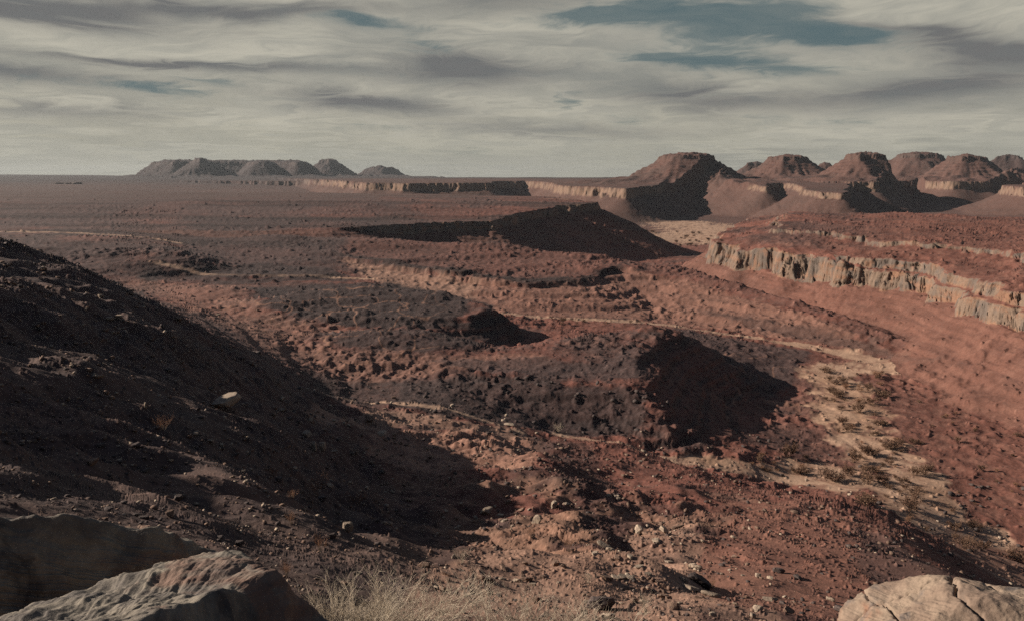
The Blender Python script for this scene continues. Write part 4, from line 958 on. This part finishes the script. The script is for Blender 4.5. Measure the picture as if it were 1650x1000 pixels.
# bushes of the wadi: a few kinds, copied
def bush_kind(seed, leafy, mt):
    thick, thin = grow(seed, 12, .8, .75, 2, .016, .6, 3)
    r = random.Random(seed + 1); V, Fc = tubes(thick + [(a, b, c * 1.5, d * 1.5) for a, b, c, d in thin])
    L = []; pts_ = [s_[1] for s_ in thin]
    for k in range(leafy):
        q = r.choice(pts_); c = Vector(q) + Vector((r.gauss(0, .05), r.gauss(0, .05), r.gauss(0, .04)))
        a = Vector((r.gauss(0, 1), r.gauss(0, 1), r.gauss(0, 1))).normalized() * r.uniform(.02, .05); b = a.cross(Vector((r.gauss(0, 1), r.gauss(0, 1), 1))).normalized() * r.uniform(.015, .04)
        L += [c - a, c + b, c + a, c - b]
    if L:
        LV = np.array([p_[:] for p_ in L]); LF = np.arange(len(L)).reshape(-1, 4) + len(V); V = np.vstack([V, LV]); Fc = np.vstack([Fc, LF])
    o = mesh_obj('bush_kind', V, Fc, mt); me = o.data; bpy.data.objects.remove(o); me.name = 'bush'; return me
BK = {'b': [bush_kind(60 + i, 380, M_BROWN) for i in range(4)], 'o': [bush_kind(70 + i, 800, M_OLIVE) for i in range(3)], 'g': [bush_kind(80 + i, 60, M_RUST) for i in range(2)]}
def put_bush(u, v, px, kind, label, group=None, ratio=.62):
    p = hit(u, v)
    if p is None: return
    me = rr.choice(BK[kind]); o = bpy.data.objects.new('bush', me); sc.collection.objects.link(o)
    s_ = pxsize(px, *p) / 1.25; o.scale = (s_, s_, s_ * ratio / .62 * rr.uniform(.85, 1.1)); o.rotation_euler = (0, 0, rr.uniform(0, 6.28))
    o.location = (p[0], p[1], float(land_z(*p)[0]) - .03); tag(o, label, 'bush', group)
for (u, v, px, k, lab, ra) in [(1270,737,26,'o','tall olive bush where the gully joins the wadi, at the tip of the hill shadow',.9),(1225,745,16,'b','brown bush at the very tip of the black hill shadow',.8),
    (1345,775,44,'o','long dark bush patch on the sand above the red spur',.45),(1285,764,26,'o','dark low bush between the tall olive bush and the long dark patch',.5),(1375,745,30,'b','brown bush with a thin trunk on the sand right of the tall olive bush',.8),
    (1400,733,34,'o','dark bush in the middle of the wadi above the bare sand patch',.5),(1385,665,30,'b','brown bush at the narrow neck of the wadi',.6),(1440,722,28,'o','dark bush at the right edge of the wadi above the bare sand patch',.45),(1475,715,18,'o','small dark bush out on the red fan right of the wadi',.5),
    (1465,822,34,'o','dark bush in the wadi just behind the red spur',.6),(1395,815,40,'b','wide brown thicket behind the crest of the red spur',.5),(1490,765,24,'b','branching dark bush on the right bank of the wadi',.8),(1400,780,32,'b','brown thicket on pale sand right of the long dark patch',.5),
    (1570,850,26,'o','dark low bush on the red fan far down the wadi',.4),(1340,632,22,'b','brown bush at the upper end of the pale sand',.5),(1425,640,26,'b','brown bush beside the right bank near the neck of the wadi',.5),(1640,905,40,'o','dark bush at the right edge of the picture at the wadi mouth',.4),(1560,885,34,'b','brown thicket at the foot of the shaded flank of the red spur',.45),
    (1330,600,26,'b','brown bush on the upper rim of the pale sand near the stream line',.4),(907,520,14,'b','lone bush on the pale stream behind the middle hill',.7)]:
    put_bush(u, v, px, k, lab, None, ra)
for (cnt, poly_, pr, kinds, lab, grp) in [
    (72,[(1300,600),(1440,600),(1420,660),(1470,740),(1500,800),(1440,800),(1370,760),(1350,690)],(7,20),'bbbog','small brown shrub with a long shadow on the pale sand of the wadi','shrubs on the wadi sand'),
    (18,[(1320,760),(1500,760),(1560,860),(1620,930),(1500,860),(1400,815)],(9,26),'bbog','brown or olive shrub in the lower wadi behind the red spur','shrubs of the lower wadi'),
    (22,[(1480,640),(1640,700),(1650,880),(1560,820),(1480,720)],(5,12),'bog','tiny dark shrub on the red fan right of the wadi','shrubs on the red fan'),
    (30,[(1040,372),(1150,378),(1175,398),(1110,400),(1040,388)],(4,9),'oob','tiny dark shrub on the pale canyon floor far below','shrubs on the canyon floor'),
    (14,[(860,514),(1040,519),(1040,526),(880,524)],(4,8),'bg','tiny shrub along the pale stream behind the middle hill','shrubs along the stream'),
    (18,[(1180,735),(1320,735),(1320,765),(1180,760)],(6,14),'bog','small shrub where the gully runs out into the wadi','shrubs at the gully mouth')]:
    P_ = np.array(poly_, float); lo, hi = P_.min(0), P_.max(0); got = 0; tries = 0
    while got < cnt and tries < 4000:
        tries += 1; u, v = rr.uniform(lo[0], hi[0]), rr.uniform(lo[1], hi[1])
        if poly_sd(np.array([u]), np.array([v]), poly_)[0][0] > 0: continue
        put_bush(u, v, pr[0] + (pr[1] - pr[0]) * rr.random() ** 2, rr.choice(kinds), lab, grp); got += 1

# far dark outcrop on the left plain
p = hit(107, 297)
if p is not None:
    w = pxsize(30, *p); V = []; Fc = []; off = 0
    for k in range(9):
        v, f = rock_shape(2, 700 + k, 9, .08, .6); s_ = w * rr.uniform(.07, .15)
        V.append(v * np.array([s_ * 1.5, s_, s_ * rr.uniform(.5, .95)]) + np.array([(k / 8 - .5) * w * .9, rr.uniform(-.1, .1) * w, s_ * .2])); Fc.append(f + off); off += len(v)
    o = mesh_obj('outcrop', np.concatenate(V), np.concatenate(Fc), M_DARK); o.location = (p[0], p[1], float(land_z(*p)[0])); tag(o, 'small dark rocky outcrop alone on the far left plain', 'outcrop')
